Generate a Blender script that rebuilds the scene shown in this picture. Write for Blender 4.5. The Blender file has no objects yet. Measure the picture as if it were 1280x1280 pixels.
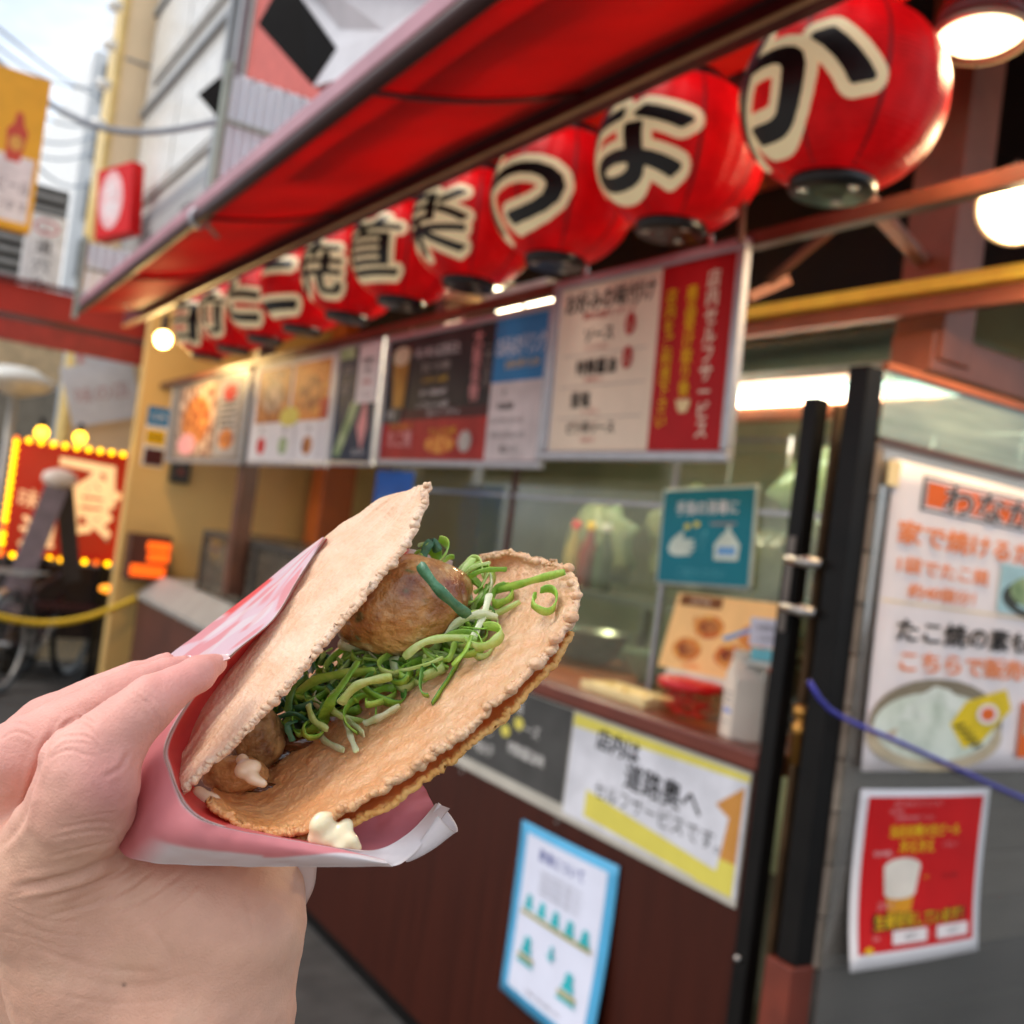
import bpy, bmesh, math, random
import numpy as np
from math import sin, cos, pi, radians, sqrt, atan2, atan
from mathutils import Vector, Matrix, noise
random.seed(7); rng = np.random.default_rng(5)
S = bpy.context.scene; COL = S.collection
# ------------------------------------------------------------------ camera
FPX = 1300.0; ROLL = radians(7.5); YAW = atan(823/1300.0); PITCH = radians(1.45); EYE = Vector((0, 0, 1.45))
FW = Vector((sin(YAW)*cos(PITCH), cos(YAW)*cos(PITCH), sin(PITCH)))
_r = Vector((cos(YAW), -sin(YAW), 0)); _u = _r.cross(FW)
RT = _r*cos(ROLL) + _u*sin(ROLL); UP = _u*cos(ROLL) - _r*sin(ROLL)
cd = bpy.data.cameras.new('camera'); cam = bpy.data.objects.new('camera', cd); COL.objects.link(cam)
cam.matrix_world = Matrix(((RT.x, UP.x, -FW.x, 0), (RT.y, UP.y, -FW.y, 0), (RT.z, UP.z, -FW.z, EYE.z), (0, 0, 0, 1)))
cd.sensor_fit = 'HORIZONTAL'; cd.sensor_width = 36; cd.lens = 36*FPX/1280; cd.clip_start = .02; cd.clip_end = 400
cd.dof.use_dof = True; cd.dof.focus_distance = .292; cd.dof.aperture_fstop = 13.8
S.camera = cam
# ------------------------------------------------------------------ world, sun, exposure
SUN_EL, SUN_AZ = radians(52), radians(-75)      # azimuth from +Y towards +X
W = bpy.data.worlds.new('World'); S.world = W; W.use_nodes = True
nt = W.node_tree; bg = nt.nodes['Background']
sk = nt.nodes.new('ShaderNodeTexSky'); sk.sky_type = 'NISHITA'; sk.sun_disc = False
sk.sun_elevation = SUN_EL; sk.sun_rotation = SUN_AZ; sk.air_density = 1.2; sk.dust_density = 2.5
tc = nt.nodes.new('ShaderNodeTexCoord'); nz = nt.nodes.new('ShaderNodeTexNoise'); nz.inputs['Scale'].default_value = 2.6; nz.inputs['Detail'].default_value = 7
mpn = nt.nodes.new('ShaderNodeMapping'); mpn.inputs['Scale'].default_value = (1, 1, 2.6)
rp = nt.nodes.new('ShaderNodeValToRGB'); rp.color_ramp.elements[0].position = .36; rp.color_ramp.elements[1].position = .6
mx = nt.nodes.new('ShaderNodeMix'); mx.data_type = 'RGBA'; mx.inputs[7].default_value = (8.2, 8.7, 9.3, 1)
nt.links.new(tc.outputs['Generated'], mpn.inputs[0]); nt.links.new(mpn.outputs[0], nz.inputs['Vector'])
nt.links.new(nz.outputs['Fac'], rp.inputs[0]); nt.links.new(rp.outputs[0], mx.inputs[0])
nt.links.new(sk.outputs[0], mx.inputs[6]); nt.links.new(mx.outputs[2], bg.inputs[0]); bg.inputs[1].default_value = .13
sl = bpy.data.lights.new('sun', 'SUN'); sl.energy = 1.0; sl.angle = radians(25); sl.color = (1, .96, .9)
so = bpy.data.objects.new('sun', sl); COL.objects.link(so)
sd = Vector((sin(SUN_AZ)*cos(SUN_EL), cos(SUN_AZ)*cos(SUN_EL), sin(SUN_EL)))
so.rotation_euler = (-sd).to_track_quat('-Z', 'Y').to_euler(); so.location = (-3, 0, 8)
S.view_settings.view_transform = 'Standard'; S.view_settings.look = 'None'; S.view_settings.gamma = 1
S.view_settings.use_curve_mapping = False; S.view_settings.exposure = .5
S.cycles.use_denoising = True; S.cycles.max_bounces = 8; S.cycles.transparent_max_bounces = 12
S.cycles.sample_clamp_indirect = 6; S.cycles.caustics_reflective = False; S.cycles.caustics_refractive = False
# ------------------------------------------------------------------ helpers
def ray(x, y): return (FW*FPX + RT*(x-640) - UP*(y-640)).normalized()
def onX(x, y, X): v = ray(x, y); return EYE + v*(X/v.x)
def onY(x, y, Y): v = ray(x, y); return EYE + v*(Y/v.y)
def onZ(x, y, Z): v = ray(x, y); return EYE + v*((Z-EYE.z)/v.z)
def at(x, y, d): v = ray(x, y); return EYE + v*(d/v.dot(FW))
def V(*a): return Vector(a)
def lin(h):
    if not isinstance(h, str): return tuple(h)[:3]
    h = h.lstrip('#'); o = []
    for i in (0, 2, 4):
        c = int(h[i:i+2], 16)/255; o.append(c/12.92 if c <= .04045 else ((c+.055)/1.055)**2.4)
    return tuple(o)
MATS = {}
def M(name, col, rough=.55, metal=0, var=.12, scale=12, bump=0, bscale=150, sss=0, trans=0, emit=0, ecol=None, coat=0, col2=None, detail=5, spec=.5, ssr=(.01, .004, .002), stretch=None, attr=None, transl=0, r0=.35, r1=.65):
    if name in MATS: return MATS[name]
    m = bpy.data.materials.new(name); m.use_nodes = True; t = m.node_tree; p = t.nodes['Principled BSDF']; L = t.links.new
    c = lin(col); tcn = t.nodes.new('ShaderNodeTexCoord'); src = tcn.outputs['Object']
    if stretch:
        mp = t.nodes.new('ShaderNodeMapping'); mp.inputs['Scale'].default_value = stretch; L(src, mp.inputs[0]); src = mp.outputs[0]
    n = t.nodes.new('ShaderNodeTexNoise'); n.inputs['Scale'].default_value = scale; n.inputs['Detail'].default_value = detail; L(src, n.inputs['Vector'])
    r = t.nodes.new('ShaderNodeValToRGB'); e = r.color_ramp.elements
    e[0].position = r0; e[1].position = r1
    a = lin(col2) if col2 else tuple(x*(1-var) for x in c); b = c if col2 else tuple(min(1, x*(1+var)) for x in c)
    e[0].color = (*a, 1); e[1].color = (*b, 1); L(n.outputs['Fac'], r.inputs[0]); out = r.outputs[0]
    if attr:
        an = t.nodes.new('ShaderNodeAttribute'); an.attribute_name = attr
        mm = t.nodes.new('ShaderNodeMix'); mm.data_type = 'RGBA'; mm.blend_type = 'MULTIPLY'; mm.inputs[0].default_value = 1
        L(out, mm.inputs[6]); L(an.outputs['Color'], mm.inputs[7]); out = mm.outputs[2]
    L(out, p.inputs['Base Color'])
    p.inputs['Roughness'].default_value = rough; p.inputs['Metallic'].default_value = metal
    p.inputs['Specular IOR Level'].default_value = spec; p.inputs['Coat Weight'].default_value = coat; p.inputs['Coat Roughness'].default_value = .12
    p.inputs['Transmission Weight'].default_value = trans
    if sss:
        p.inputs['Subsurface Weight'].default_value = sss; p.inputs['Subsurface Radius'].default_value = ssr; p.inputs['Subsurface Scale'].default_value = 1.0
    if emit:
        p.inputs['Emission Color'].default_value = (*lin(ecol or col), 1); p.inputs['Emission Strength'].default_value = emit
    if bump:
        n2 = t.nodes.new('ShaderNodeTexNoise'); n2.inputs['Scale'].default_value = bscale; n2.inputs['Detail'].default_value = 4; L(src, n2.inputs['Vector'])
        bp = t.nodes.new('ShaderNodeBump'); bp.inputs['Strength'].default_value = bump; bp.inputs['Distance'].default_value = .002
        L(n2.outputs['Fac'], bp.inputs['Height']); L(bp.outputs[0], p.inputs['Normal'])
    if transl:
        tr = t.nodes.new('ShaderNodeBsdfTranslucent'); L(out, tr.inputs[0]); ms = t.nodes.new('ShaderNodeMixShader'); ms.inputs[0].default_value = transl
        L(p.outputs[0], ms.inputs[1]); L(tr.outputs[0], ms.inputs[2]); L(ms.outputs[0], t.nodes['Material Output'].inputs[0])
    MATS[name] = m; return m
def glass(name, tint, rough=.05, fac=.12, haze=0, hcol='#8a9078'):
    if name in MATS: return MATS[name]
    m = bpy.data.materials.new(name); m.use_nodes = True; t = m.node_tree; t.nodes.clear(); L = t.links.new
    o = t.nodes.new('ShaderNodeOutputMaterial'); a = t.nodes.new('ShaderNodeBsdfTransparent'); a.inputs[0].default_value = (*lin(tint), 1)
    g = t.nodes.new('ShaderNodeBsdfGlossy'); g.inputs['Roughness'].default_value = rough
    lw = t.nodes.new('ShaderNodeLayerWeight'); lw.inputs[0].default_value = .5
    pw = t.nodes.new('ShaderNodeMath'); pw.operation = 'POWER'; pw.inputs[1].default_value = 4.0; L(lw.outputs['Facing'], pw.inputs[0])
    ma = t.nodes.new('ShaderNodeMath'); ma.operation = 'MULTIPLY_ADD'; ma.inputs[1].default_value = .6; ma.inputs[2].default_value = fac*.18; L(pw.outputs[0], ma.inputs[0])
    x = t.nodes.new('ShaderNodeMixShader'); L(ma.outputs[0], x.inputs[0]); L(a.outputs[0], x.inputs[1]); L(g.outputs[0], x.inputs[2]); out = x.outputs[0]
    if haze:
        d = t.nodes.new('ShaderNodeBsdfDiffuse'); d.inputs[0].default_value = (*lin(hcol), 1)
        n = t.nodes.new('ShaderNodeTexNoise'); n.inputs['Scale'].default_value = 6; n.inputs['Detail'].default_value = 6
        mm = t.nodes.new('ShaderNodeMath'); mm.operation = 'MULTIPLY'; mm.inputs[1].default_value = haze; L(n.outputs['Fac'], mm.inputs[0])
        y = t.nodes.new('ShaderNodeMixShader'); L(mm.outputs[0], y.inputs[0]); L(out, y.inputs[1]); L(d.outputs[0], y.inputs[2]); out = y.outputs[0]
    L(out, o.inputs[0]); MATS[name] = m; return m
WM = {}
def thing(name, label, cat, loc=(0, 0, 0), group=None, kind=None, mw=None):
    o = bpy.data.objects.new(name, None); COL.objects.link(o); o.empty_display_size = .05
    w = mw if mw is not None else Matrix.Translation(Vector(loc)); o.matrix_world = w; WM[o.name] = w.copy()
    tag(o, label, cat, group, kind); return o
def tag(o, label=None, cat=None, group=None, kind=None):
    if label: o['label'] = label
    if cat: o['category'] = cat
    if group: o['group'] = group
    if kind: o['kind'] = kind
    return o
def link(name, me, mat, parent=None, local=False):
    o = bpy.data.objects.new(name, me); COL.objects.link(o)
    if mat is not None and not me.materials:
        for m_ in (mat if isinstance(mat, (list, tuple)) else [mat]): me.materials.append(m_)
    if parent is not None:
        o.parent = parent
        if local: WM[o.name] = WM[parent.name].copy()
        else: o.matrix_parent_inverse = WM[parent.name].inverted(); WM[o.name] = Matrix.Identity(4)
    else: WM[o.name] = Matrix.Identity(4)
    return o
class MB:
    def __init__(s): s.v = []; s.f = []; s.mi = []; s.col = None
    def add(s, vs, fs, mi=0):
        b = len(s.v); s.v += [tuple(x) for x in vs]; s.f += [tuple(i+b for i in q) for q in fs]; s.mi += [mi]*len(fs); return s
    def box(s, a, b, mi=0, bev=0):
        x0, y0, z0 = (min(p, q) for p, q in zip(a, b)); x1, y1, z1 = (max(p, q) for p, q in zip(a, b))
        return s.hexa([(x0, y0, z0), (x1, y0, z0), (x1, y1, z0), (x0, y1, z0), (x0, y0, z1), (x1, y0, z1), (x1, y1, z1), (x0, y1, z1)], mi)
    def hexa(s, p, mi=0): return s.add(p, [(3, 2, 1, 0), (4, 5, 6, 7), (0, 1, 5, 4), (1, 2, 6, 5), (2, 3, 7, 6), (3, 0, 4, 7)], mi)
    def bar(s, a, b, w, h=None, up=(0, 0, 1), mi=0):
        a, b = Vector(a), Vector(b); h = h or w; d = (b-a).normalized(); u = Vector(up); x = d.cross(u)
        if x.length < 1e-4: x = d.cross(Vector((1, 0, 0)))
        x.normalize(); u = x.cross(d); P = []
        for c in (a, b): P += [c - x*w/2 - u*h/2, c + x*w/2 - u*h/2, c + x*w/2 + u*h/2, c - x*w/2 + u*h/2]
        return s.add(P, [(3, 2, 1, 0), (4, 5, 6, 7), (0, 1, 5, 4), (1, 2, 6, 5), (2, 3, 7, 6), (3, 0, 4, 7)], mi)
    def tube(s, pts, r, n=10, cap=True, mi=0):
        pts = [Vector(p) for p in pts]; R = r if isinstance(r, (list, tuple)) else [r]*len(pts); ref = None; rings = []; b = len(s.v)
        for i, p in enumerate(pts):
            d = (pts[min(i+1, len(pts)-1)] - pts[max(i-1, 0)]).normalized()
            if ref is None: ref = d.orthogonal().normalized()
            ref = (ref - d*ref.dot(d)).normalized(); q = d.cross(ref)
            s.v += [tuple(p + (ref*cos(2*pi*k/n) + q*sin(2*pi*k/n))*R[i]) for k in range(n)]
        fs = []
        for i in range(len(pts)-1):
            for k in range(n): k2 = (k+1) % n; fs.append((b+i*n+k, b+i*n+k2, b+(i+1)*n+k2, b+(i+1)*n+k))
        if cap: fs.append(tuple(b+k for k in range(n))[::-1]); fs.append(tuple(b+(len(pts)-1)*n+k for k in range(n)))
        s.f += fs; s.mi += [mi]*len(fs); return s
    def lathe(s, prof, c=(0, 0, 0), n=24, axis=None, mi=0, cap=False):
        c = Vector(c); az = Vector(axis or (0, 0, 1)).normalized(); ax = az.orthogonal().normalized() if axis else Vector((1, 0, 0)); ay = az.cross(ax); b = len(s.v)
        for r, z in prof: s.v += [tuple(c + ax*r*cos(2*pi*k/n) + ay*r*sin(2*pi*k/n) + az*z) for k in range(n)]
        fs = []
        for i in range(len(prof)-1):
            for k in range(n): k2 = (k+1) % n; fs.append((b+i*n+k, b+i*n+k2, b+(i+1)*n+k2, b+(i+1)*n+k))
        if cap: fs.append(tuple(b+k for k in range(n))[::-1]); fs.append(tuple(b+(len(prof)-1)*n+k for k in range(n)))
        s.f += fs; s.mi += [mi]*len(fs); return s
    def grid(s, P, mi=0, closed=False):
        nu, nv = len(P), len(P[0]); b = len(s.v)
        for row in P: s.v += [tuple(p) for p in row]
        fs = [(b+i*nv+j, b+(i+1)*nv+j, b+(i+1)*nv+j+1, b+i*nv+j+1) for i in range(nu-1) for j in range(nv-1)]
        s.f += fs; s.mi += [mi]*len(fs); return s
    def poly(s, pts, mi=0): return s.add(pts, [tuple(range(len(pts)))], mi)
    def ico(s, c, r, sub=1, sc=(1, 1, 1)):
        vs, fs = ICO[sub]; c = Vector(c); return s.add([c + Vector((v[0]*sc[0], v[1]*sc[1], v[2]*sc[2]))*r for v in vs], fs)
    def mesh(s, name, smooth=False, mats=None):
        me = bpy.data.meshes.new(name); me.from_pydata(s.v, [], s.f); me.validate(); me.update()
        if smooth: me.polygons.foreach_set('use_smooth', [True]*len(me.polygons))
        if any(s.mi) and len(me.polygons) == len(s.mi): me.polygons.foreach_set('material_index', s.mi)
        return me
    def build(s, name, mat, parent=None, smooth=False, local=False, bevel=0):
        o = link(name, s.mesh(name, smooth), mat, parent, local)
        if bevel:
            md = o.modifiers.new('bevel', 'BEVEL'); md.width = bevel; md.segments = 2; md.limit_method = 'ANGLE'; md.angle_limit = radians(40)
        return o
ICO = {}
for sub in (1, 2, 3):
    bm = bmesh.new(); bmesh.ops.create_icosphere(bm, subdivisions=sub, radius=1); bm.verts.ensure_lookup_table()
    ICO[sub] = ([tuple(v.co) for v in bm.verts], [tuple(v.index for v in f.verts) for f in bm.faces]); bm.free()
def box(name, a, b, mat, parent=None, bevel=0, local=False): return MB().box(a, b).build(name, mat, parent, bevel=bevel, local=local)
GLY = {}
def glyphs(body, bold=0.0, vertical=False, res=3):
    k = (body, bold, vertical)
    if k in GLY: return GLY[k]
    c = bpy.data.curves.new('g', 'FONT'); c.body = '\n'.join(body) if vertical else body; c.size = 1; c.resolution_u = res
    c.align_x = 'CENTER'; c.align_y = 'CENTER'; c.offset = bold
    if vertical: c.space_line = .95
    o = bpy.data.objects.new('g', c); COL.objects.link(o); bpy.context.view_layer.update()
    me = bpy.data.meshes.new_from_object(o.evaluated_get(bpy.context.evaluated_depsgraph_get()))
    bpy.data.objects.remove(o); bpy.data.curves.remove(c)
    vs = np.array([v.co[:2] for v in me.vertices]) if len(me.vertices) else np.zeros((1, 2)); fs = [tuple(p.vertices) for p in me.polygons]
    lo, hi = vs.min(0), vs.max(0); vs = vs - (lo+hi)/2; bpy.data.meshes.remove(me)
    GLY[k] = (vs, fs, hi-lo); return GLY[k]
class Sign:
    """flat or slightly bent board or sheet; local x right, y up, z out"""
    def __init__(s, name, label, cat, bl, br, tl, th=.004, mat=None, group=None, bend=None, pname='panel', w=None, h=None, out=0):
        bl, br, tl = Vector(bl), Vector(br), Vector(tl); u = (br-bl); v = (tl-bl); s.w = w or u.length; s.h = h or v.length
        u.normalize(); n = u.cross(v).normalized(); v = n.cross(u); bl = bl + n*out
        mw = Matrix(((u.x, v.x, n.x, bl.x), (u.y, v.y, n.y, bl.y), (u.z, v.z, n.z, bl.z), (0, 0, 0, 1)))
        s.root = thing(name, label, cat, mw=mw, group=group); s.bend = bend; s.lift = 0; s.th = th
        if mat: s.sheet(0, 0, s.w, s.h, mat, pname, th)
    def z(s, x, y): return s.bend(x/s.w, y/s.h) if s.bend else 0
    def sheet(s, x0, y0, x1, y1, mat, name, th):
        n = 14 if s.bend else 1; b = MB()
        for side in (0, -th):
            P = [[(x0+(x1-x0)*i/n, y0+(y1-y0)*j/n, 0) for j in range(n+1)] for i in range(n+1)]
            P = [[(p[0], p[1], s.z(p[0], p[1])+side) for p in r] for r in P]; b.grid(P if side == 0 else P[::-1])
        m = (n+1)**2; per = [i*(n+1) for i in range(n)] + [n*(n+1)+j for j in range(n)] + [i*(n+1)+n for i in range(n, 0, -1)] + list(range(n, 0, -1))
        mir = lambda k: m + (n-k//(n+1))*(n+1) + k % (n+1)
        fs = [(per[i], mir(per[i]), mir(per[(i+1) % len(per)]), per[(i+1) % len(per)]) for i in range(len(per))]
        b.f += fs; b.mi += [0]*len(fs)
        return b.build(name, mat, s.root, local=True, smooth=bool(s.bend))
    def rect(s, x0, y0, x1, y1, mat, name='printed_area', rel=True):
        if rel: x0, x1, y0, y1 = x0*s.w, x1*s.w, y0*s.h, y1*s.h
        s.lift += 1; z = .0006+.0002*s.lift; n = 10 if s.bend else 1
        P = [[(x0+(x1-x0)*i/n, y0+(y1-y0)*j/n) for j in range(n+1)] for i in range(n+1)]
        return MB().grid([[(x, y, s.z(x, y)+z) for x, y in r] for r in P]).build(name, mat, s.root, local=True)
    def poly(s, pts, mat, name='printed_shape'):
        s.lift += 1; z = .0006+.0002*s.lift; pts = [(x*s.w, y*s.h) for x, y in pts]
        return MB().poly([(x, y, s.z(x, y)+z) for x, y in pts]).build(name, mat, s.root, local=True)
    def oval(s, cx, cy, rx, ry, mat, name='printed_shape', a0=0, a1=2*pi):
        return s.poly([(cx+rx*cos(a0+(a1-a0)*k/28), cy+ry*sin(a0+(a1-a0)*k/28)) for k in range(28 if a1-a0 > 6.2 else 29)], mat, name)
    def text(s, body, x, y, size, mat, vertical=False, bold=.0, wmax=None, rot=0, sx=1, name='lettering'):
        vs, fs, dim = glyphs(body, 0, vertical); k = size*s.h; kx = k*sx
        if wmax and dim[0]*kx > wmax*s.w: kx = wmax*s.w/dim[0]
        s.lift += .5; z = .0008+.0002*s.lift; c, q = cos(rot), sin(rot); b = MB()
        for m in range(7 if bold else 1):
            ox, oy = (bold*.95*cos(pi*m/3), bold*.95*sin(pi*m/3)) if m else (0, 0); P = []
            for a, d in vs:
                a, d = (a+ox)*kx, (d+oy)*k; a, d = a*c-d*q + x*s.w, a*q+d*c + y*s.h; P.append((a, d, s.z(a, d)+z+m*.000012))
            b.add(P, fs)
        return b.build(name, mat, s.root, local=True)
    def frame(s, mat, wd=.022, th=.02):
        b = MB(); w, h = s.w, s.h
        for a, c in (((-wd, -wd), (w+wd, 0)), ((-wd, h), (w+wd, h+wd)), ((-wd, 0), (0, h)), ((w, 0), (w+wd, h))):
            b.box((a[0], a[1], -.012), (c[0], c[1], th-.012))
        return b.build('frame', mat, s.root, local=True, bevel=.004)
def sstep(a, b, x): t = np.clip((x-a)/(b-a), 0, 1); return t*t*(3-2*t)
def poly_at(pts, t):
    """point on polyline of tuples at 0..1 by arc length, Catmull-Rom smoothed"""
    P = [np.array(p, float) for p in pts]; L = [0]
    for a, b in zip(P, P[1:]): L.append(L[-1]+np.linalg.norm((b-a)[:2])+1e-9)
    x = t*L[-1]; i = max(0, min(len(P)-2, int(np.searchsorted(L, x, 'right'))-1)); u = (x-L[i])/(L[i+1]-L[i])
    p0, p1, p2, p3 = P[max(i-1, 0)], P[i], P[i+1], P[min(i+2, len(P)-1)]
    return .5*((2*p1)+(-p0+p2)*u+(2*p0-5*p1+4*p2-p3)*u*u+(-p0+3*p1-3*p2+p3)*u**3)
def surface_nets(Fv, org, h):
    nx, ny, nz_ = Fv.shape; neg = Fv < 0; c = np.zeros((nx-1, ny-1, nz_-1), int)
    offs = [(i, j, k) for i in (0, 1) for j in (0, 1) for k in (0, 1)]
    for o in offs: c += neg[o[0]:nx-1+o[0], o[1]:ny-1+o[1], o[2]:nz_-1+o[2]]
    I = np.argwhere((c > 0) & (c < 8)); idx = -np.ones(c.shape, int); idx[tuple(I.T)] = np.arange(len(I))
    acc = np.zeros((len(I), 3)); cnt = np.zeros(len(I))
    for a in offs:
        for ax in range(3):
            if a[ax]: continue
            b = list(a); b[ax] = 1; A = I+np.array(a); B = I+np.array(b); fa = Fv[tuple(A.T)]; fb = Fv[tuple(B.T)]
            m = (fa < 0) != (fb < 0); t = np.where(m, fa/np.where(m, fa-fb, 1), 0); p = A + (B-A)*t[:, None]
            acc[m] += p[m]; cnt[m] += 1
    P = np.array(org) + acc/cnt[:, None]*h; faces = []
    for ax in range(3):
        u, v = [(1, 2), (2, 0), (0, 1)][ax]
        s0 = [slice(None)]*3; s1 = [slice(None)]*3; s0[ax] = slice(0, -1); s1[ax] = slice(1, None)
        A, B = neg[tuple(s0)], neg[tuple(s1)]; E_ = np.argwhere(A != B); ok = (E_[:, u] > 0) & (E_[:, v] > 0) & (E_[:, u] < Fv.shape[u]-1) & (E_[:, v] < Fv.shape[v]-1)
        E_ = E_[ok]; fl = A[tuple(E_.T)]; q = []
        for du, dv in ((-1, -1), (0, -1), (0, 0), (-1, 0)):
            k = E_.copy(); k[:, u] += du; k[:, v] += dv; q.append(idx[tuple(k.T)])
        q = np.stack(q, 1); q[~fl] = q[~fl][:, ::-1]; faces.append(q)
    return P, np.concatenate(faces)
# ================================================================== materials
asphalt = M('asphalt', '#3d3b39', .85, var=.25, scale=9, bump=.5, bscale=300)
wood = M('dark_wood', '#3c170d', .44, var=.16, scale=5, stretch=(1, 9, .5), bump=.1, bscale=40, spec=.22)
ledge = M('ledge_wood', '#6a2c1c', .35, var=.15, scale=8, stretch=(3, 1, 3))
topwood = M('counter_wood', '#a0582c', .35, var=.2, scale=6, stretch=(6, 1, 1))
brown = M('brown_steel', '#94553f', .45, var=.18, scale=7, bump=.15, bscale=60)
brownd = M('dark_brown_steel', '#5a3524', .45, var=.25, scale=9)
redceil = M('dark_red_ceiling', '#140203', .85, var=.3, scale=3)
black = M('black_steel', '#100e0d', .5, var=.3, scale=14, bump=.1, bscale=90, spec=.18)
blackp = M('black_plastic', '#0c0b0b', .3, var=.2)
steel = M('steel', '#b8b4ae', .28, metal=1, var=.1, scale=30)
alu = M('aluminium', '#a9a8ac', .38, metal=.6, var=.06, scale=30)
white = M('white_paper', '#e6e2e2', .6, var=.03)
cream = M('cream_paper', '#f0ddc4', .6, var=.03)
ink = M('black_print', '#1b1819', .6, var=.05)
redp = M('red_print', '#b3151a', .5, var=.06)
bred = M('bright_red_print', '#cf1519', .45, var=.05)
yel = M('yellow_print', '#e8b81c', .5, var=.05)
lyel = M('pale_yellow_print', '#d9cc5e', .5, var=.05)
och = M('ochre_print', '#c58a45', .5, var=.08)
org = M('orange_print', '#ef8a52', .5, var=.05)
orgd = M('strong_orange_print', '#ea6a25', .5, var=.05)
blue = M('blue_print', '#2f78ad', .5, var=.06)
dblue = M('navy_print', '#1f2f46', .5, var=.1)
cyan = M('cyan_print', '#35a7cf', .5, var=.05)
teal = M('teal_print', '#12788a', .4, var=.05)
grey = M('grey_print', '#8f8a8c', .6, var=.05)
pinkp = M('pink_print', '#e09a98', .6, var=.06)
dark = M('dark_menu_print', '#2b2727', .45, var=.25, scale=8)
food = M('food_photo_print', '#d08a4a', .5, scale=22, col2='#7a3418', r0=.4, r1=.6)
food2 = M('noodle_photo_print', '#c9ab92', .5, scale=18, col2='#6a4434', r0=.4, r1=.6)
food3 = M('fried_photo_print', '#e2a24a', .5, scale=40, col2='#c4602a', r0=.4, r1=.6)
leek = M('leek_photo_print', '#bccb9c', .5, scale=10, col2='#6f8a5c')
beer = M('beer_print', '#e29a26', .5, var=.1)
tan = M('tan_wall', '#d6ae6a', .4, var=.1, scale=1.6, spec=.5)
redcloth = M('red_canvas', '#dc0e16', .6, var=.1, scale=4, bump=.08, bscale=400, transl=.56)
dredbeam = M('dark_red_beam', '#5a0a0c', .5, var=.2)
fascia = M('pale_fascia', '#b4808a', .45, var=.1, scale=5)
# ================================================================== the setting
pave = M('pale_bounce_paving', '#8f8a82', .7, var=.12, scale=3, bump=.2, bscale=60)
o = MB().grid([[(x, y, .004) for y in (-14, 0, 6, 14, 30)] for x in (-9, -3, .35)]).build('bounce_pavement', pave); tag(o, kind='structure')  # pale unseen paving, added to bounce light up under the awning
g = MB().grid([[(x, y, 0) for y in (-20, 0, 4, 8, 16, 40)] for x in (-30, -5, 0, 4, 10, 30)]).build('street', asphalt); tag(g, kind='structure')
FX = 1.53
st = thing('food_stall', 'open fronted takoyaki stall with dark brown counter and red ceiling', 'food stall', (FX, 1.3, 0))
def stall(name, mb, mat, **k): return mb.build(name, mat, st, **k)
GX = 1.755
# counter, near part
box('counter_panel', (FX, 1.405, .06), (FX+.05, 3.7, 1.065), wood, st)
box('plinth', (FX+.02, 1.42, 0), (FX+.06, 3.7, .06), black, st)
box('counter_ledge', (FX-.018, 1.405, 1.067), (FX+.05, 3.72, 1.104), ledge, st, bevel=.006)
box('counter_top', (FX+.052, 1.40, 1.06), (2.25, 3.7, 1.1), topwood, st)
# lower far counter with sloping grey top
box('far_counter_panel', (FX+.01, 3.72, .0), (FX+.05, 6.5, .80), M('far_counter_brown', '#4c2418', .5, var=.25, scale=5), st)
MB().hexa([(FX, 3.73, .80), (FX+.12, 3.73, .92), (FX+.12, 6.5, .92), (FX, 6.5, .80), (FX, 3.73, .825), (FX+.12, 3.73, .945), (FX+.12, 6.5, .945), (FX, 6.5, .825)]).build('sloping_sill', M('grey_sill', '#8d8b86', .5, var=.12), st)
box('far_counter_top', (FX+.125, 3.73, .90), (2.4, 6.5, .94), M('grey_sill', '', 0), st)
# end wall (faces the camera) with warm light, pillar, back wall, ceiling
box('end_wall', (1.42, 6.62, 0), (4.4, 6.74, 2.9), tan, st)
box('orange_pillar', (2.5, 6.2, .95), (2.72, 6.42, 2.7), M('orange_pillar', '#b4561c', .35, var=.2, scale=3), st, bevel=.01)
box('back_wall', (3.9, 1.0, 0), (4.0, 6.6, 3.1), M('kitchen_wall', '#b9bd96', .5, var=.18, scale=2.2), st)
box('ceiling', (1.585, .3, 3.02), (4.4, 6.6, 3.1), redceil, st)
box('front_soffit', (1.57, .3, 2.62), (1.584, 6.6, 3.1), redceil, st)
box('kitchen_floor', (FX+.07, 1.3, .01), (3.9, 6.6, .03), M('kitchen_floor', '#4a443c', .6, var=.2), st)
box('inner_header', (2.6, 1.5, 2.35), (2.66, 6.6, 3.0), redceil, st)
# front rails, beams, braces
stall('sign_rail', MB().bar((FX, .3, 2.148), (FX, 6.6, 2.10), .03, .03), brownd)
stall('yellow_lit_rail', MB().bar((2.0, .6, 2.142), (2.0, 6.6, 2.146), .045, .03), M('yellow_lit_rail', '#ffd048', .4, var=.12))  # lamp light on the rail is put into its yellow base colour
stall('brown_rail', MB().bar((2.02, .6, 2.105), (2.02, 6.6, 2.11), .03, .04), brown)
stall('brown_rail', MB().bar((2.2, .6, 2.19), (2.2, 6.6, 2.2), .05, .04), M('rust_steel', '#9a4f24', .5, var=.2))
stall('column', MB().bar((2.17, 1.62, 2.0), (2.17, 1.62, 3.02), .14, .12, up=(1, 0, 0)), brown, bevel=.006)
stall('cross_beam', MB().bar((2.09, 1.62, 2.02), (3.4, 1.62, 2.02), .12, .1), brown, bevel=.006)
stall('column', MB().bar((1.72, 3.3, 2.1), (1.72, 3.3, 3.02), .08, .08, up=(1, 0, 0)), brownd)
stall('column', MB().bar((1.62, 5.0, 1.0), (1.62, 5.0, 3.02), .08, .08, up=(1, 0, 0)), brownd)
a = at(1062, 225, 2.1); b = at(1170, 345, 2.62); stall('brace', MB().bar(a, b, .034, .02), M('rose_steel', '#9a6a58', .5, var=.15))
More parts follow.
